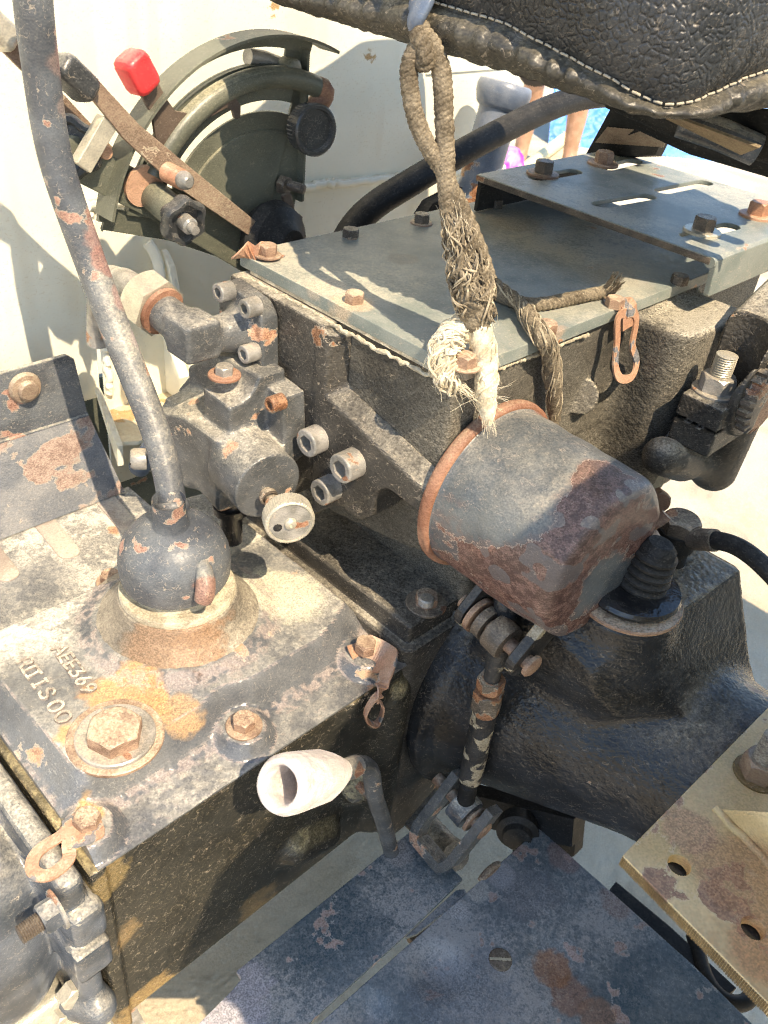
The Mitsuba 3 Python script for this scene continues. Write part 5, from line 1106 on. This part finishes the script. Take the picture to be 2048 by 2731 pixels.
put(tl, 'rod', tube([at(0.012), at(0.05), at(tlen * 0.3)], [0.0115, 0.009, 0.009], 20), 'link_paint')
put(tl, 'lock_nut', place(hexhead(0.026, 0.017), at(tlen * 0.245), td, 0.4), 'dark_bolt', 25)
put(tl, 'hex_end', place(hexhead(0.029, 0.032), at(tlen * 0.325), td, 0.2), 'dark_bolt', 25)
put(tl, 'barrel', tube([at(tlen * 0.40), at(tlen * 0.41), at(tlen * 0.7), at(tlen * 0.93), at(tlen * 0.945)], [0.011, 0.0138, 0.0138, 0.0138, 0.011], 28), 'link_paint', 40)
put(tl, 'rod', tube([at(tlen * 0.94), at(tlen * 0.965), at(tlen * 0.97), at(tlen * 1.10)], [0.0095, 0.0095, 0.011, 0.011], 20), 'black_rubber')
L0 = at(tlen * 1.17)
put(tl, 'eye', place(lathe([(0.006, -0.012), (0.020, -0.012), (0.021, -0.010), (0.021, 0.010), (0.020, 0.012), (0.006, 0.012)], 36), L0, pin_ax), 'bell_paint', 40)
put(tl, 'clevis_pin', place(lathe([(0, -0.05), (0.008, -0.05), (0.008, 0.03), (0.0125, 0.031), (0.0125, 0.036), (0.010, 0.0385), (0, 0.0385)], 28), L0, pin_ax), 'rusty_bolt', 40, label='rusty lower clevis pin')
put(tl, 'clevis_pin', place(lathe([(0, -0.056), (0.008, -0.056), (0.008, 0.040), (0.0125, 0.041), (0.0125, 0.045), (0.010, 0.047), (0, 0.047)], 28), T0, pin_ax), 'rusty_bolt', 40, label='rusty upper clevis pin')
def ear(o, d, w, l, t, name, mat='link_paint'):
    pl2 = rnd(slot((0, 0), (l, 0), w), 0.001)
    m = extrude(pl2, t, 0.0012, True)
    zax = pin_ax; x = unit(A(d) - zax * (A(d) @ zax)); y = np.cross(zax, x)
    m.vertices = m.vertices @ np.stack([x, y, zax]) + A(o)
    return put(tl, name, m, mat, 30)
up = A(0.25, 0.25, 0.9)
ear(T0 + pin_ax * 0.036, (0.1, 0.55, 0.75), 0.021, 0.10, 0.011, 'clevis_ear')
ear(T0 - pin_ax * 0.038, (0.1, 0.55, 0.75), 0.021, 0.10, 0.010, 'clevis_ear')
# lower loop: a U of flat bar
ud = unit(A((0.0947, -0.0200, 0.3290)) - L0); ud = unit(ud - pin_ax * (ud @ pin_ax))
uu = np.cross(pin_ax, ud)
hw = 0.030
loopp = []
for s in np.linspace(-0.03, 0.045, 8): loopp.append(L0 - pin_ax * hw + ud * s)
for a in np.linspace(0, math.pi, 14)[1:-1]: loopp.append(L0 + ud * (0.052 + 0.026 * min(1, 1.25 * math.sin(a))) - pin_ax * hw * np.sign(math.cos(a)) * abs(math.cos(a)) ** 0.55)
for s in np.linspace(0.045, -0.03, 8): loopp.append(L0 + pin_ax * hw + ud * s)
strip(np.array(loopp), 0.0125, 0.012, uu, 'valve_paint', tl, 'clevis_loop')
put(tl, 'washer', place(washer_mesh(0.018, 0.006, 0.004), L0 + pin_ax * 0.016, pin_ax), 'rusty_bolt')
pa = thing('pedal_arm', 'black pedal arm crossing under the axle to the clevis', 'arm')
put(pa, 'arm', quadslab([(0.0376, 0.1200, 0.2530), (0.1925, 0.1200, 0.3671), (0.2025, 0.1200, 0.3183), (0.0497, 0.1200, 0.1939)], (0, -1, 0), 0.025), 'black_rubber', False)
put(pa, 'hub', place(lathe([(0, -0.02), (0.026, -0.02), (0.028, 0.0), (0.020, 0.004), (0.018, 0.012), (0, 0.012)], 32), (0.1381, 0.0950, 0.2988), (0.5, -0.8, 0.2)), 'black_rubber')
put(pa, 'pivot_tube', tube([(-0.0217, 0.1000, 0.1439), (0.0387, 0.0900, 0.1529), (0.0667, 0.0800, 0.1736)], 0.022, 20), 'cast_black')
put(pa, 'drop', quadslab([(0.1100, 0.1400, 0.2210), (0.1929, 0.1400, 0.3279), (0.2032, 0.1400, 0.2772), (0.1305, 0.1400, 0.1526)], (0, -1, 0), 0.02), 'black_rubber', False)

# ---- foot plates ----------------------------------------------------------------------------
FZ = 0.300
f1 = thing('foot_plate', 'narrow blue grey foot plate with paint chips, left of the gap', 'foot plate', 'foot plates')
put(f1, 'plate', slab('z', rnd([(0.0440, -0.0043, 0.3000)[:2], (0.1335, -0.0092, 0.3000)[:2], (0.1354, -0.1119, 0.3000)[:2], (0.1338, -0.2449, 0.3000)[:2], (0.1333, -0.3256, 0.3000)[:2], (0.0615, -0.4048, 0.3000)[:2], (0.0516, -0.2974, 0.3000)[:2], (0.0487, -0.2852, 0.3000)[:2], (0.0385, -0.2846, 0.3000)[:2]], 0.0015), FZ, 0.005, 0.001, True), 'foot_paint')
put(f1, 'edge_strip', slab('z', rnd([(0.1355, -0.0223, 0.2900)[:2], (0.1408, -0.0134, 0.2900)[:2], (0.1491, -0.0159, 0.2900)[:2], (0.1413, -0.0990, 0.2900)[:2], (0.1342, -0.1153, 0.2900)[:2]], 0.001), 0.2925, 0.004, 0.0008), 'foot_paint')
put(f1, 'support', slab('z', [(0.1319, -0.1035, 0.2800)[:2], (0.1340, -0.0694, 0.2800)[:2], (0.1474, -0.0672, 0.2800)[:2], (0.1481, -0.1044, 0.2800)[:2]], 0.280, 0.01), 'lever_brown')
f2 = thing('foot_plate', 'wide blue grey foot plate with round dents and a slotted screw', 'foot plate', 'foot plates')
F2P = [(0.1533, 0.1220, 0.3000)[:2], (0.3230, 0.1172, 0.3000)[:2], (0.3868, 0.1152, 0.3000)[:2], (0.4641, 0.1073, 0.3000)[:2], (0.5086, 0.1020, 0.3000)[:2], (0.5004, 0.0096, 0.3000)[:2], (0.1400, -0.3307, 0.3000)[:2], (0.1416, -0.2516, 0.3000)[:2]]
dents = [((0.2721, -0.0116, 0.3000), 0.046, -0.010), ((0.1894, -0.1164, 0.3000), 0.040, -0.012), ((0.1758, -0.2087, 0.3000), 0.036, -0.012), ((0.3279, 0.0393, 0.3000), 0.05, -0.003)]
def foot2():
    pg = rnd(F2P, 0.002); x0, y0, x1, y1 = pg.bounds; g = 0.004
    m = slab('z', pg, FZ + 0.002, 0.006, 0.0012, True)
    m2 = m.copy()
    for _ in range(60):
        e = np.linalg.norm(m2.vertices[m2.edges_unique[:, 0]] - m2.vertices[m2.edges_unique[:, 1]], axis=1)
        if e.max() < 0.012 or len(m2.faces) > 60000: break
        m2 = tri(m3_refine(m2)); break
    v = m2.vertices
    for (cx, cy, cz), r, h in dents:
        d = np.hypot(v[:, 0] - cx, v[:, 1] - cy); w = np.clip(1 - (d / r) ** 2, 0, 1) ** 2
        v[:, 2] += h * w
    v[:, 2] += 0.0015 * (nfbm(v, 18, 2) - 0.5)
    m2.vertices = v
    return m2
def m3_refine(m):
    mm = m3.Manifold(m3.Mesh(np.asarray(m.vertices, np.float32), np.asarray(m.faces, np.uint32)))
    return mm.refine_to_length(0.006)
put(f2, 'plate', foot2(), 'foot_paint', 40)
sc = A((0.2290, -0.0523, 0.3000)) + A(0, 0, 0.001)
sk = put(f2, 'slotted_screw', place(lathe([(0, 0), (0.0135, 0), (0.0135, 0.0015), (0.012, 0.0028), (0, 0.0028)], 40), sc), 'lever_brown', label='slotted screw head')
put(sk, 'groove', place(rbox((-0.0125, -0.0016, 0.0018), (0.0125, 0.0016, 0.0032), 0.0004), sc, (0, 0, 1), math.radians(45.7)), 'gasket')
put(f2, 'edge_clip', tube(resample([(0.1502, 0.0079, 0.2960), (0.1490, 0.0218, 0.3000), (0.1508, 0.0419, 0.2960)], 10), 0.006, 10), 'rusty_bolt')
cr = thing('cross_bar', 'black square cross bar under the foot plates at the right', 'bar')
put(cr, 'bar', slab('z', [(0.2598, 0.1569, 0.2700)[:2], (0.3421, 0.1577, 0.2700)[:2], (0.4338, 0.1516, 0.2700)[:2], (0.4170, 0.0606, 0.2700)[:2], (0.2652, 0.0658, 0.2700)[:2]], 0.272, 0.03), 'black_rubber')
sh = thing('hook_rod', 'black curved hook rod beyond the foot plate corner', 'hook')
put(sh, 'rod', tube(resample([(0.3658, 0.1713, 0.2700), (0.3874, 0.1485, 0.2700), (0.4090, 0.1318, 0.2700), (0.4291, 0.1282, 0.2700), (0.4430, 0.1360, 0.2700), (0.4504, 0.1544, 0.2700)], 30), 0.0095, 16), 'black_rubber', 60)

# ---- yellow fender bracket ------------------------------------------------------------------
yp = thing('fender_bracket', 'rusty yellow steel bracket plate with round holes at lower right', 'bracket')
YZ = 0.67
yo = rnd([(0.3146, -0.1010, 0.6700)[:2], (0.3215, 0.1505, 0.6700)[:2], (0.3233, 0.2233, 0.6700)[:2], (0.4808, 0.1233, 0.6700)[:2], (0.4922, -0.1374, 0.6700)[:2], (0.4500, -0.1198, 0.6700)[:2]], 0.002)
for c_ in ((0.3506, -0.0720, 0.6700), (0.4170, -0.0752, 0.6700)): yo = yo.difference(circle(c_[:2], 0.0092, 36))
yo = shapely.geometry.polygon.orient(yo)
put(yp, 'plate', slab('z', yo, YZ, 0.0125, 0.0012, True), 'yellow_paint')
e0, e1 = A((0.3146, -0.1010, 0.6700)), A((0.4500, -0.1198, 0.6700)); e2 = e1 + (e1 - e0) * 0.3
ed = unit(e1 - e0); en = A(ed[1], -ed[0], 0)
rng_ = np.random.default_rng(12)
npt = 90
ep = [e0 + (e2 - e0) * (i + 0.5) / npt for i in range(npt)]
put(yp, 'cut_edge', [place(rbox((-0.0005, -0.0006, -0.0055), (0.0009 + 0.0006 * float(rng_.random()), 0.0009, 0.0052), 0.0005, 2), q + A(0, 0, -0.0066), (0, 0, 1), 0.0, tuple(en)) for q in ep], 'cut_edge', 30, label='torch cut ribbed edge', kind='stuff')
yn = bolt(yp, (0.3512, 0.0645, 0.6700), (0, 0, 1), 0.030, 0.020, 0.3, (0.021, 0.003), 'lever_rusty', 'cut_edge', name='nut')
put(yn, 'stud', place(thread(0.0108, 0.030, 8), A((0.3512, 0.0645, 0.6700)) + A(0, 0, 0.021)), 'dark_bolt')
g0, g1 = A((0.3465, 0.0017, 0.6710)), A((0.3986, -0.0125, 0.6710))
ge = unit(g1 - g0); gn = unit(np.cross(ge, A(0, 0, 1)))
put(yp, 'gusset', quadslab([g0, g0 + ge * 0.30, g0 + ge * 0.30 + A(0, 0, 0.36), g0 + ge * 0.010 + A(0, 0, 0.006)], gn, 0.006), 'yellow_paint', False)
put(yp, 'weld', tube(resample([g0 - ge * 0.004, g0 + ge * 0.05, g0 + ge * 0.12, g0 + ge * 0.25], 40) + gn * 0.002 + 0.0008 * rng_.normal(size=(40, 3)), 0.004, 8), 'yellow_paint', 60)

put(yp, 'spacer', slab('z', rnd([(0.3401, -0.0664, 0.6550)[:2], (0.3495, 0.0853, 0.6550)[:2], (0.4251, 0.0735, 0.6550)[:2], (0.4328, -0.0706, 0.6550)[:2]], 0.003), 0.655, 0.010), 'black_rubber')

# ---- left floor plate -----------------------------------------------------------------------
fp = thing('floor_plate', 'dusty left floor plate with long raised rust worn treads', 'floor plate')
put(fp, 'plate', slab('z', rnd([(-0.302, -0.60), (-0.302, -0.008), (-0.40, -0.008), (-0.415, -0.085), (-0.475, -0.085), (-0.475, -0.60)], 0.003), 0.585, 0.006), 'gear_cover')
for a, b in (((75, 1098), (150, 1195)), ((200, 1045), (292, 1148)), ((-40, 1160), (22, 1248))):
    pass
def tread(a, b):
    m = extrude(slot(a[:2], b[:2], 0.0135, 10), 0.003, 0.0012)
    m.vertices[:, 2] += 0.5868
    return m
put(fp, 'tread', tread((-0.4876, -0.2099, 0.5870), (-0.3945, -0.2159, 0.5870)), 'tread_worn', 40)
put(fp, 'tread', tread((-0.4959, -0.1227, 0.5870), (-0.3876, -0.1329, 0.5870)), 'tread_worn', 40)
put(fp, 'tread', tread((-0.4779, -0.2876, 0.5870), (-0.3998, -0.2910, 0.5870)), 'tread_worn', 40)
lb = thing('floor_bracket', 'dark upright bracket plate with one bolt and a rusty sloping foot', 'bracket')
put(lb, 'upright', slab('x', rnd([(-0.45, 0.695), (-0.118, 0.695), (-0.127, 0.778), (-0.136, 0.786), (-0.45, 0.784)], 0.003), -0.50, 0.005), 'lever_paint')
put(lb, 'foot', quadslab([(-0.4975, -0.45, 0.697), (-0.4975, -0.119, 0.697), (-0.462, -0.098, 0.588), (-0.462, -0.45, 0.588)], (0.95, 0, 0.3), 0.004), 'bracket_foot', False)
put(lb, 'bend', tube([(-0.5, -0.45, 0.697), (-0.5, -0.119, 0.697)], 0.0028, 12), 'lever_paint', 60)
bk = put(lb, 'bolt', place(lathe([(0, 0), (0.019, 0), (0.020, 0.002), (0.0175, 0.007), (0.012, 0.008), (0.012, 0.013), (0.010, 0.015), (0, 0.015)], 36), (-0.5000, -0.1941, 0.7602), (1, 0, 0)), 'lever_rusty', 40, label='round headed brown bolt')

# ---- rope -----------------------------------------------------------------------------------
rp_ = thing('rope', 'frayed old rope tied from the seat tab down around the cover bolt to the canister', 'rope')
rr = np.random.default_rng(21)
def twist(path, r, turns, mat, name, strands=3, n=None, label=None):
    p = A(path); m = n or max(60, int(turns * 14)); p = resample(p, m)
    t = np.gradient(p, axis=0); t /= np.linalg.norm(t, axis=1, keepdims=True)
    x = A(0.3, 0.4, 0.8); ms = []
    fx = []
    for i in range(m):
        x = unit(x - t[i] * (x @ t[i])); fx.append((x, np.cross(t[i], x)))
    r = np.full(m, r) if np.isscalar(r) else np.interp(np.linspace(0, 1, m), np.linspace(0, 1, len(r)), r)
    for s in range(strands):
        a = np.linspace(0, turns * 2 * math.pi, m) + s * 2 * math.pi / strands
        q = np.array([p[i] + r[i] * 0.52 * (math.cos(a[i]) * fx[i][0] + math.sin(a[i]) * fx[i][1]) for i in range(m)])
        ms.append(tube(q, r * 0.60 * (1 + 0.06 * rr.normal(size=m)), 9))
    put(rp_, name, ms, mat, 60, label)
    return p, fx
def fibres(path, r, count, length, mat, name, spread=1.0, seed=0, rad=0.00038, label=None):
    q = resample(path, 200); t = np.gradient(q, axis=0); t /= np.linalg.norm(t, axis=1, keepdims=True)
    g = np.random.default_rng(seed); out = []
    rad_ = np.interp(np.linspace(0, 1, 200), np.linspace(0, 1, len(r)), r) if not np.isscalar(r) else np.full(200, r)
    for _ in range(count):
        i = int(g.integers(0, 190)); L = length * (0.4 + 0.9 * g.random())
        d = g.normal(size=3); d -= t[i] * (d @ t[i]); d = unit(d)
        s = 1 if g.random() < 0.75 else -1
        base = q[i] + d * rad_[i] * (0.6 + 0.4 * g.random())
        side = unit(np.cross(t[i], d)) * g.normal() * 0.5
        pts = [base]
        for k in range(1, 6):
            u = k / 5
            pts.append(base + t[i] * s * L * u + d * spread * L * 0.35 * u ** 1.6 + side * L * 0.25 * spread ** 0.5 * u ** 1.4 + g.normal(size=3) * L * 0.03)
        out.append(tube(np.array(pts), np.linspace(rad, rad * 0.5, 6), 4, caps=False))
    put(rp_, name, out, mat, 60, label, kind='stuff')
def wisps(path, r, count, mat, name, seed, rad=0.0011, label=None, turns=1.0, kind='stuff'):
    """Loose yarns lying along the rope, each with its own wander."""
    q = resample(path, 160); t = np.gradient(q, axis=0); t /= np.linalg.norm(t, axis=1, keepdims=True)
    x = A(0.3, 0.4, 0.8); fx = []
    for i in range(160):
        x = unit(x - t[i] * (x @ t[i])); fx.append((x, np.cross(t[i], x)))
    X, Y = np.array([a for a, b in fx]), np.array([b for a, b in fx])
    R = np.interp(np.linspace(0, 1, 160), np.linspace(0, 1, len(r)), r)
    g = np.random.default_rng(seed); out = []
    for _ in range(count):
        s0 = g.random() * 0.6; s1 = min(1.0, s0 + 0.2 + 0.5 * g.random())
        u = np.linspace(s0, s1, 22); k = (u * 159).astype(int)
        th = g.random() * 6.28 + turns * 6.28 * u + 0.5 * np.sin(u * 30 * g.random() + g.random() * 6)
        ro = R[k] * (0.35 + 0.65 * g.random() ** 0.5) * (1 + 0.18 * np.sin(u * 40 * g.random() + g.random() * 6))
        p = q[k] + X[k] * (ro * np.cos(th))[:, None] + Y[k] * (ro * np.sin(th))[:, None]
        out.append(tube(p, rad * (0.6 + 0.8 * g.random()) * np.interp(np.linspace(0, 1, 22), [0, 0.12, 0.88, 1], [0.3, 1, 1, 0.2]), 5, caps=False))
    put(rp_, name, out, mat, 60, label, kind=kind)
RA = [(-0.0948, -0.0034, 1.1977), (-0.0909, -0.0094, 1.1879), (-0.0922, -0.0150, 1.1766), (-0.0900, -0.0171, 1.1623), (-0.0824, -0.0170, 1.1436), (-0.0707, -0.0140, 1.1242), (-0.0606, -0.0065, 1.1091), (-0.0531, -0.0019, 1.0985), (-0.0449, -0.0032, 1.0778)]
RB = [(-0.0928, -0.0003, 1.1922), (-0.0835, 0.0007, 1.1847), (-0.0756, 0.0022, 1.1724), (-0.0677, 0.0012, 1.1506), (-0.0609, 0.0001, 1.1280), (-0.0545, -0.0018, 1.1083), (-0.0464, -0.0041, 1.0850), (-0.0396, -0.0021, 1.0639)]
twist(RA, 0.0068, 11, 'rope_old', 'strand_loop', label='loop strand of the rope')
twist(RB, 0.0072, 10, 'rope_old', 'strand_loop')
twist([(-0.0926, -0.0101, 1.1956), (-0.0846, -0.0126, 1.1891), (-0.0797, -0.0114, 1.1825), (-0.0803, -0.0116, 1.1760), (-0.0883, -0.0104, 1.1778), (-0.0924, -0.0060, 1.1860)], 0.0062, 3, 'rope_old', 'tie_knot')
RC = [(-0.0483, -0.0039, 1.0937), (-0.0399, -0.0016, 1.0714), (-0.0308, 0.0019, 1.0464), (-0.0201, 0.0063, 1.0208), (-0.0101, 0.0127, 0.9979), (-0.0057, 0.0152, 0.9795)]
twist([(-0.0496, -0.0023, 1.0932), (-0.0422, -0.0012, 1.0707), (-0.0340, 0.0015, 1.0455), (-0.0239, 0.0058, 1.0238)], [0.008, 0.0085, 0.009, 0.0085], 6, 'rope_old', 'strand_tail')
twist([(-0.0462, -0.0020, 1.0904), (-0.0362, 0.0025, 1.0757), (-0.0250, 0.0088, 1.0549), (-0.0160, 0.0128, 1.0373), (-0.0089, 0.0199, 1.0178)], [0.007, 0.008, 0.009, 0.009], 3.0, 'rope_old', 'strand_tail')
twist([(-0.0307, -0.0004, 1.0508), (-0.0202, 0.0023, 1.0338), (-0.0116, 0.0049, 1.0117), (-0.0047, 0.0113, 0.9830)], [0.009, 0.013, 0.015, 0.013], 1.2, 'rope_old', 'frayed_body', strands=5)
FB = [(-0.0391, -0.0034, 1.0757), (-0.0295, -0.0016, 1.0553), (-0.0196, 0.0015, 1.0341), (-0.0111, 0.0055, 1.0118), (-0.0039, 0.0110, 0.9855)]
wisps(FB, [0.008, 0.013, 0.0165, 0.017, 0.014], 230, 'rope_old', 'frayed_yarn', 1, 0.0012, None, 0.45)
wisps(FB, [0.008, 0.014, 0.0175, 0.018, 0.015], 80, 'rope_mid', 'frayed_yarn', 2, 0.0008, 'pale frayed yarns of the rope', 0.35)
fibres(FB, [0.010, 0.016, 0.017, 0.015], 160, 0.022, 'rope_pale', 'frayed_fibre', 0.25, 11, 0.0003)
KN = [(-0.0064, 0.0122, 0.9821), (-0.0139, 0.0003, 0.9768), (-0.0154, -0.0139, 0.9653), (-0.0110, -0.0219, 0.9515), (-0.0060, -0.0207, 0.9397), (-0.0014, -0.0102, 0.9326)]
twist(KN, [0.010, 0.011, 0.011, 0.010, 0.009, 0.006], 2, 'rope_pale', 'knot_loop', strands=4, label='pale frayed loop of rope round the corner bolt')
wisps(KN, [0.011, 0.013, 0.0135, 0.012, 0.010], 170, 'rope_pale', 'knot_yarn', 3, 0.0010, turns=0.7)
fibres(KN, [0.011, 0.013, 0.013, 0.012, 0.009], 200, 0.016, 'rope_pale', 'knot_fibre', 0.16, 3, 0.0003)
fibres([(-0.0075, -0.0119, 0.9433), (0.0033, -0.0054, 0.9299), (0.0138, 0.0027, 0.9252), (0.0201, 0.0059, 0.9295)], 0.004, 60, 0.026, 'rope_pale', 'knot_fibre', 0.5, 8, 0.0003)
KB = [(-0.0051, 0.0099, 0.9854), (0.0048, 0.0098, 0.9695), (0.0125, 0.0109, 0.9500), (0.0181, 0.0094, 0.9298), (0.0220, 0.0106, 0.9122), (0.0252, 0.0138, 0.8956)]
twist(KB, [0.0105, 0.0105, 0.010, 0.009, 0.008, 0.004], 2.2, 'rope_pale', 'hanging_end', strands=4, label='pale rope end reaching the canister rim')
wisps(KB, [0.011, 0.011, 0.010, 0.009, 0.007, 0.003], 90, 'rope_pale', 'hanging_yarn', 4, 0.0011)
fibres(KB, [0.010, 0.010, 0.009, 0.007, 0.004], 140, 0.018, 'rope_pale', 'hanging_fibre', 0.3, 4, 0.0003)
R2 = [(-0.1049, 0.1527, 0.9620), (-0.0776, 0.1407, 0.9600), (-0.0459, 0.1276, 0.9610), (-0.0096, 0.1034, 0.9610), (0.0151, 0.0877, 0.9590), (0.0120, 0.1094, 0.9377), (0.0120, 0.1235, 0.9127), (0.0130, 0.1349, 0.8836), (0.0160, 0.1448, 0.8489)]
twist(R2, [0.006, 0.007, 0.007, 0.0075, 0.008, 0.0085, 0.0085, 0.008, 0.006], 4, 'rope_old', 'branch', strands=4, label='branch of rope hanging over the plate edge')
wisps(R2, [0.0065, 0.0075, 0.008, 0.0085, 0.009, 0.0085, 0.006], 90, 'rope_mid', 'branch_yarn', 5, 0.0009)
fibres(R2, 0.007, 120, 0.016, 'rope_pale', 'branch_fibre', 0.3, 5, 0.0003)
R3 = [(-0.0916, 0.1409, 0.9580), (-0.0644, 0.1328, 0.9580), (-0.0449, 0.1426, 0.9570), (-0.0328, 0.1736, 0.9570), (-0.0268, 0.2063, 0.9570), (-0.0219, 0.2334, 0.9570), (-0.0158, 0.2485, 0.9580)]
twist(R3, 0.0066, 9, 'rope_old', 'short_end', label='twisted rope end lying across the cover plate')
fibres([(-0.0179, 0.2402, 0.9580), (-0.0139, 0.2429, 0.9640), (-0.0094, 0.2413, 0.9720)], [0.006, 0.007, 0.008], 160, 0.011, 'rope_old', 'tip_fibre', 0.4, 6, 0.0005)

# ---- far background -------------------------------------------------------------------------
def person_body():
    base = A(-2.55, 3.78, 0.0)
    right = unit(A(0.713, 0.70, 0)); fw = A(0.55, -0.83, 0)
    J = {}
    def pt(r, f, z): return base + right * r + fw * f + A(0, 0, z)
    S = m3.Manifold.sphere
    def bone(a, b, ra, rb): return m3.Manifold.batch_hull([S(ra, 20).translate(tuple(a)), S(rb, 20).translate(tuple(b))])
    B = []
    for s in (-1, 1):
        hip, knee, ank = pt(0.10 * s, 0, 0.90), pt(0.13 * s, 0.03, 0.50), pt(0.14 * s, -0.02, 0.09)
        toe = pt(0.17 * s, 0.16, 0.03); calf = pt(0.135 * s, -0.03, 0.36)
        B += [bone(hip, knee, 0.085, 0.058), bone(knee, calf, 0.056, 0.058), bone(calf, ank, 0.058, 0.036), bone(ank, toe, 0.04, 0.03)]
        sh, el, wr = pt(0.19 * s, 0, 1.42), pt(0.25 * s, 0.02, 1.14), pt(0.24 * s, 0.10, 0.92)
        B += [bone(sh, el, 0.05, 0.042), bone(el, wr, 0.042, 0.03)]
        pal = pt(0.24 * s, 0.13, 0.85)
        B.append(bone(wr, pal, 0.028, 0.030))
        for k in range(4):
            B.append(bone(pt(0.24 * s, 0.112 + 0.016 * k, 0.84), pt(0.235 * s, 0.115 + 0.018 * k, 0.765 - 0.008 * (k in (1, 2))), 0.0095, 0.008))
        B.append(bone(pt(0.235 * s, 0.15, 0.87), pt(0.21 * s, 0.185, 0.82), 0.011, 0.009))
    B += [bone(pt(-0.08, 0, 0.95), pt(0.08, 0, 0.95), 0.11, 0.11), bone(pt(0, 0, 0.98), pt(0, 0, 1.25), 0.125, 0.13), bone(pt(-0.14, 0, 1.40), pt(0.14, 0, 1.40), 0.075, 0.075), bone(pt(0, 0, 1.25), pt(0, 0, 1.40), 0.13, 0.10), bone(pt(0, 0, 1.42), pt(0, 0.02, 1.56), 0.055, 0.052), bone(pt(0, 0.0, 1.68), pt(0, 0.03, 1.62), 0.098, 0.078), bone(pt(0, 0.105, 1.645), pt(0, 0.118, 1.625), 0.014, 0.016)]
    m = m3.Manifold.batch_boolean(B, m3.OpType.Add).refine_to_length(0.03)
    t = tri(m); t.merge_vertices(); trimesh.smoothing.filter_taubin(t, iterations=12)
    return t, pt, bone
pm, ppt, pbone = person_body()
pr = thing('person', 'person with bare lower legs standing on the ground far behind the tractor', 'person')
put(pr, 'body', pm, 'skin', 60)
shorts = m3.Manifold.batch_boolean([pbone(ppt(0.10 * s, 0, 0.92), ppt(0.135 * s, 0.03, 0.56), 0.125, 0.105) for s in (-1, 1)] + [pbone(ppt(-0.08, 0, 0.98), ppt(0.08, 0, 0.98), 0.13, 0.13)], m3.OpType.Add)
put(pr, 'shorts', tri(shorts.refine_to_length(0.04)), 'cloth_dark', 60)
shirt = m3.Manifold.batch_boolean([pbone(ppt(0, 0, 1.04), ppt(0, 0, 1.3), 0.15, 0.15), pbone(ppt(-0.15, 0, 1.40), ppt(0.15, 0, 1.40), 0.09, 0.09), pbone(ppt(0, 0, 1.3), ppt(0, 0, 1.4), 0.15, 0.11)] + [pbone(ppt(0.19 * s, 0, 1.42), ppt(0.235 * s, 0.01, 1.24), 0.07, 0.062) for s in (-1, 1)], m3.OpType.Add)
put(pr, 'shirt', tri(shirt.refine_to_length(0.04)), 'shirt_grey', 60)
hair = m3.Manifold.batch_hull([m3.Manifold.sphere(0.104, 20).translate(tuple(ppt(0, -0.008, 1.69)))]).trim_by_plane((float(-0.55 * 0.8), float(0.83 * 0.8), 0.6), float(np.dot(A(-0.44, 0.664, 0.6), ppt(0, 0.0, 1.67))))
put(pr, 'hair', tri(hair), 'oily_black', 60)
def bag():
    v = nfbm
    m = trimesh.creation.icosphere(4, 1.0)
    p = m.vertices * A(0.10, 0.13, 0.17)
    p += m.vertices * (0.05 * (nfbm(m.vertices + 3, 2.5, 3) - 0.5))[:, None]
    p[:, 2] = np.maximum(p[:, 2], -0.15)
    m.vertices = p + A(-2.22, 2.98, 0.155)
    return m
single('purple_bag', bag(), 'purple_plastic', 'crumpled purple and white plastic bag on the ground behind the hose', 'bag', 60)
def tarp():
    n, m = 40, 30
    u, w = np.meshgrid(np.linspace(0, 1, n), np.linspace(0, 1, m), indexing='ij')
    a = A(-3.0, 4.45, 0); r = unit(A(0.713, 0.70, 0)); f = A(-0.7, 0.71, 0)
    z = 0.62 * np.sin(np.clip(w * 1.25, 0, 1) * math.pi / 2)
    p = a + u[..., None] * r * 1.75 + w[..., None] * f * 0.8 + z[..., None] * A(0, 0, 1)
    p = p + 0.06 * (nfbm(p, 3.0, 3) - 0.5)[..., None] * A(0.4, -0.6, 0.7)
    i = np.arange(n * m).reshape(n, m)
    fc = np.stack([i[:-1, :-1], i[1:, :-1], i[1:, 1:], i[:-1, 1:]], -1).reshape(-1, 4)
    return p.reshape(-1, 3), fc
single('blue_tarp', tarp(), 'blue_tarp', 'bright blue tarpaulin heaped on the ground behind the seat bracket', 'tarpaulin', True)
single('yellow_pole', tube([(-2.2093, 2.7881, 0.0300), (-2.5163, 3.5129, 0.0500), (-3.5613, 6.0820, 0.0500), (-4.3012, 7.9470, 0.0500)], 0.035, 10), 'pole_yellow', 'pale yellow pole lying on the ground behind the legs', 'pole')
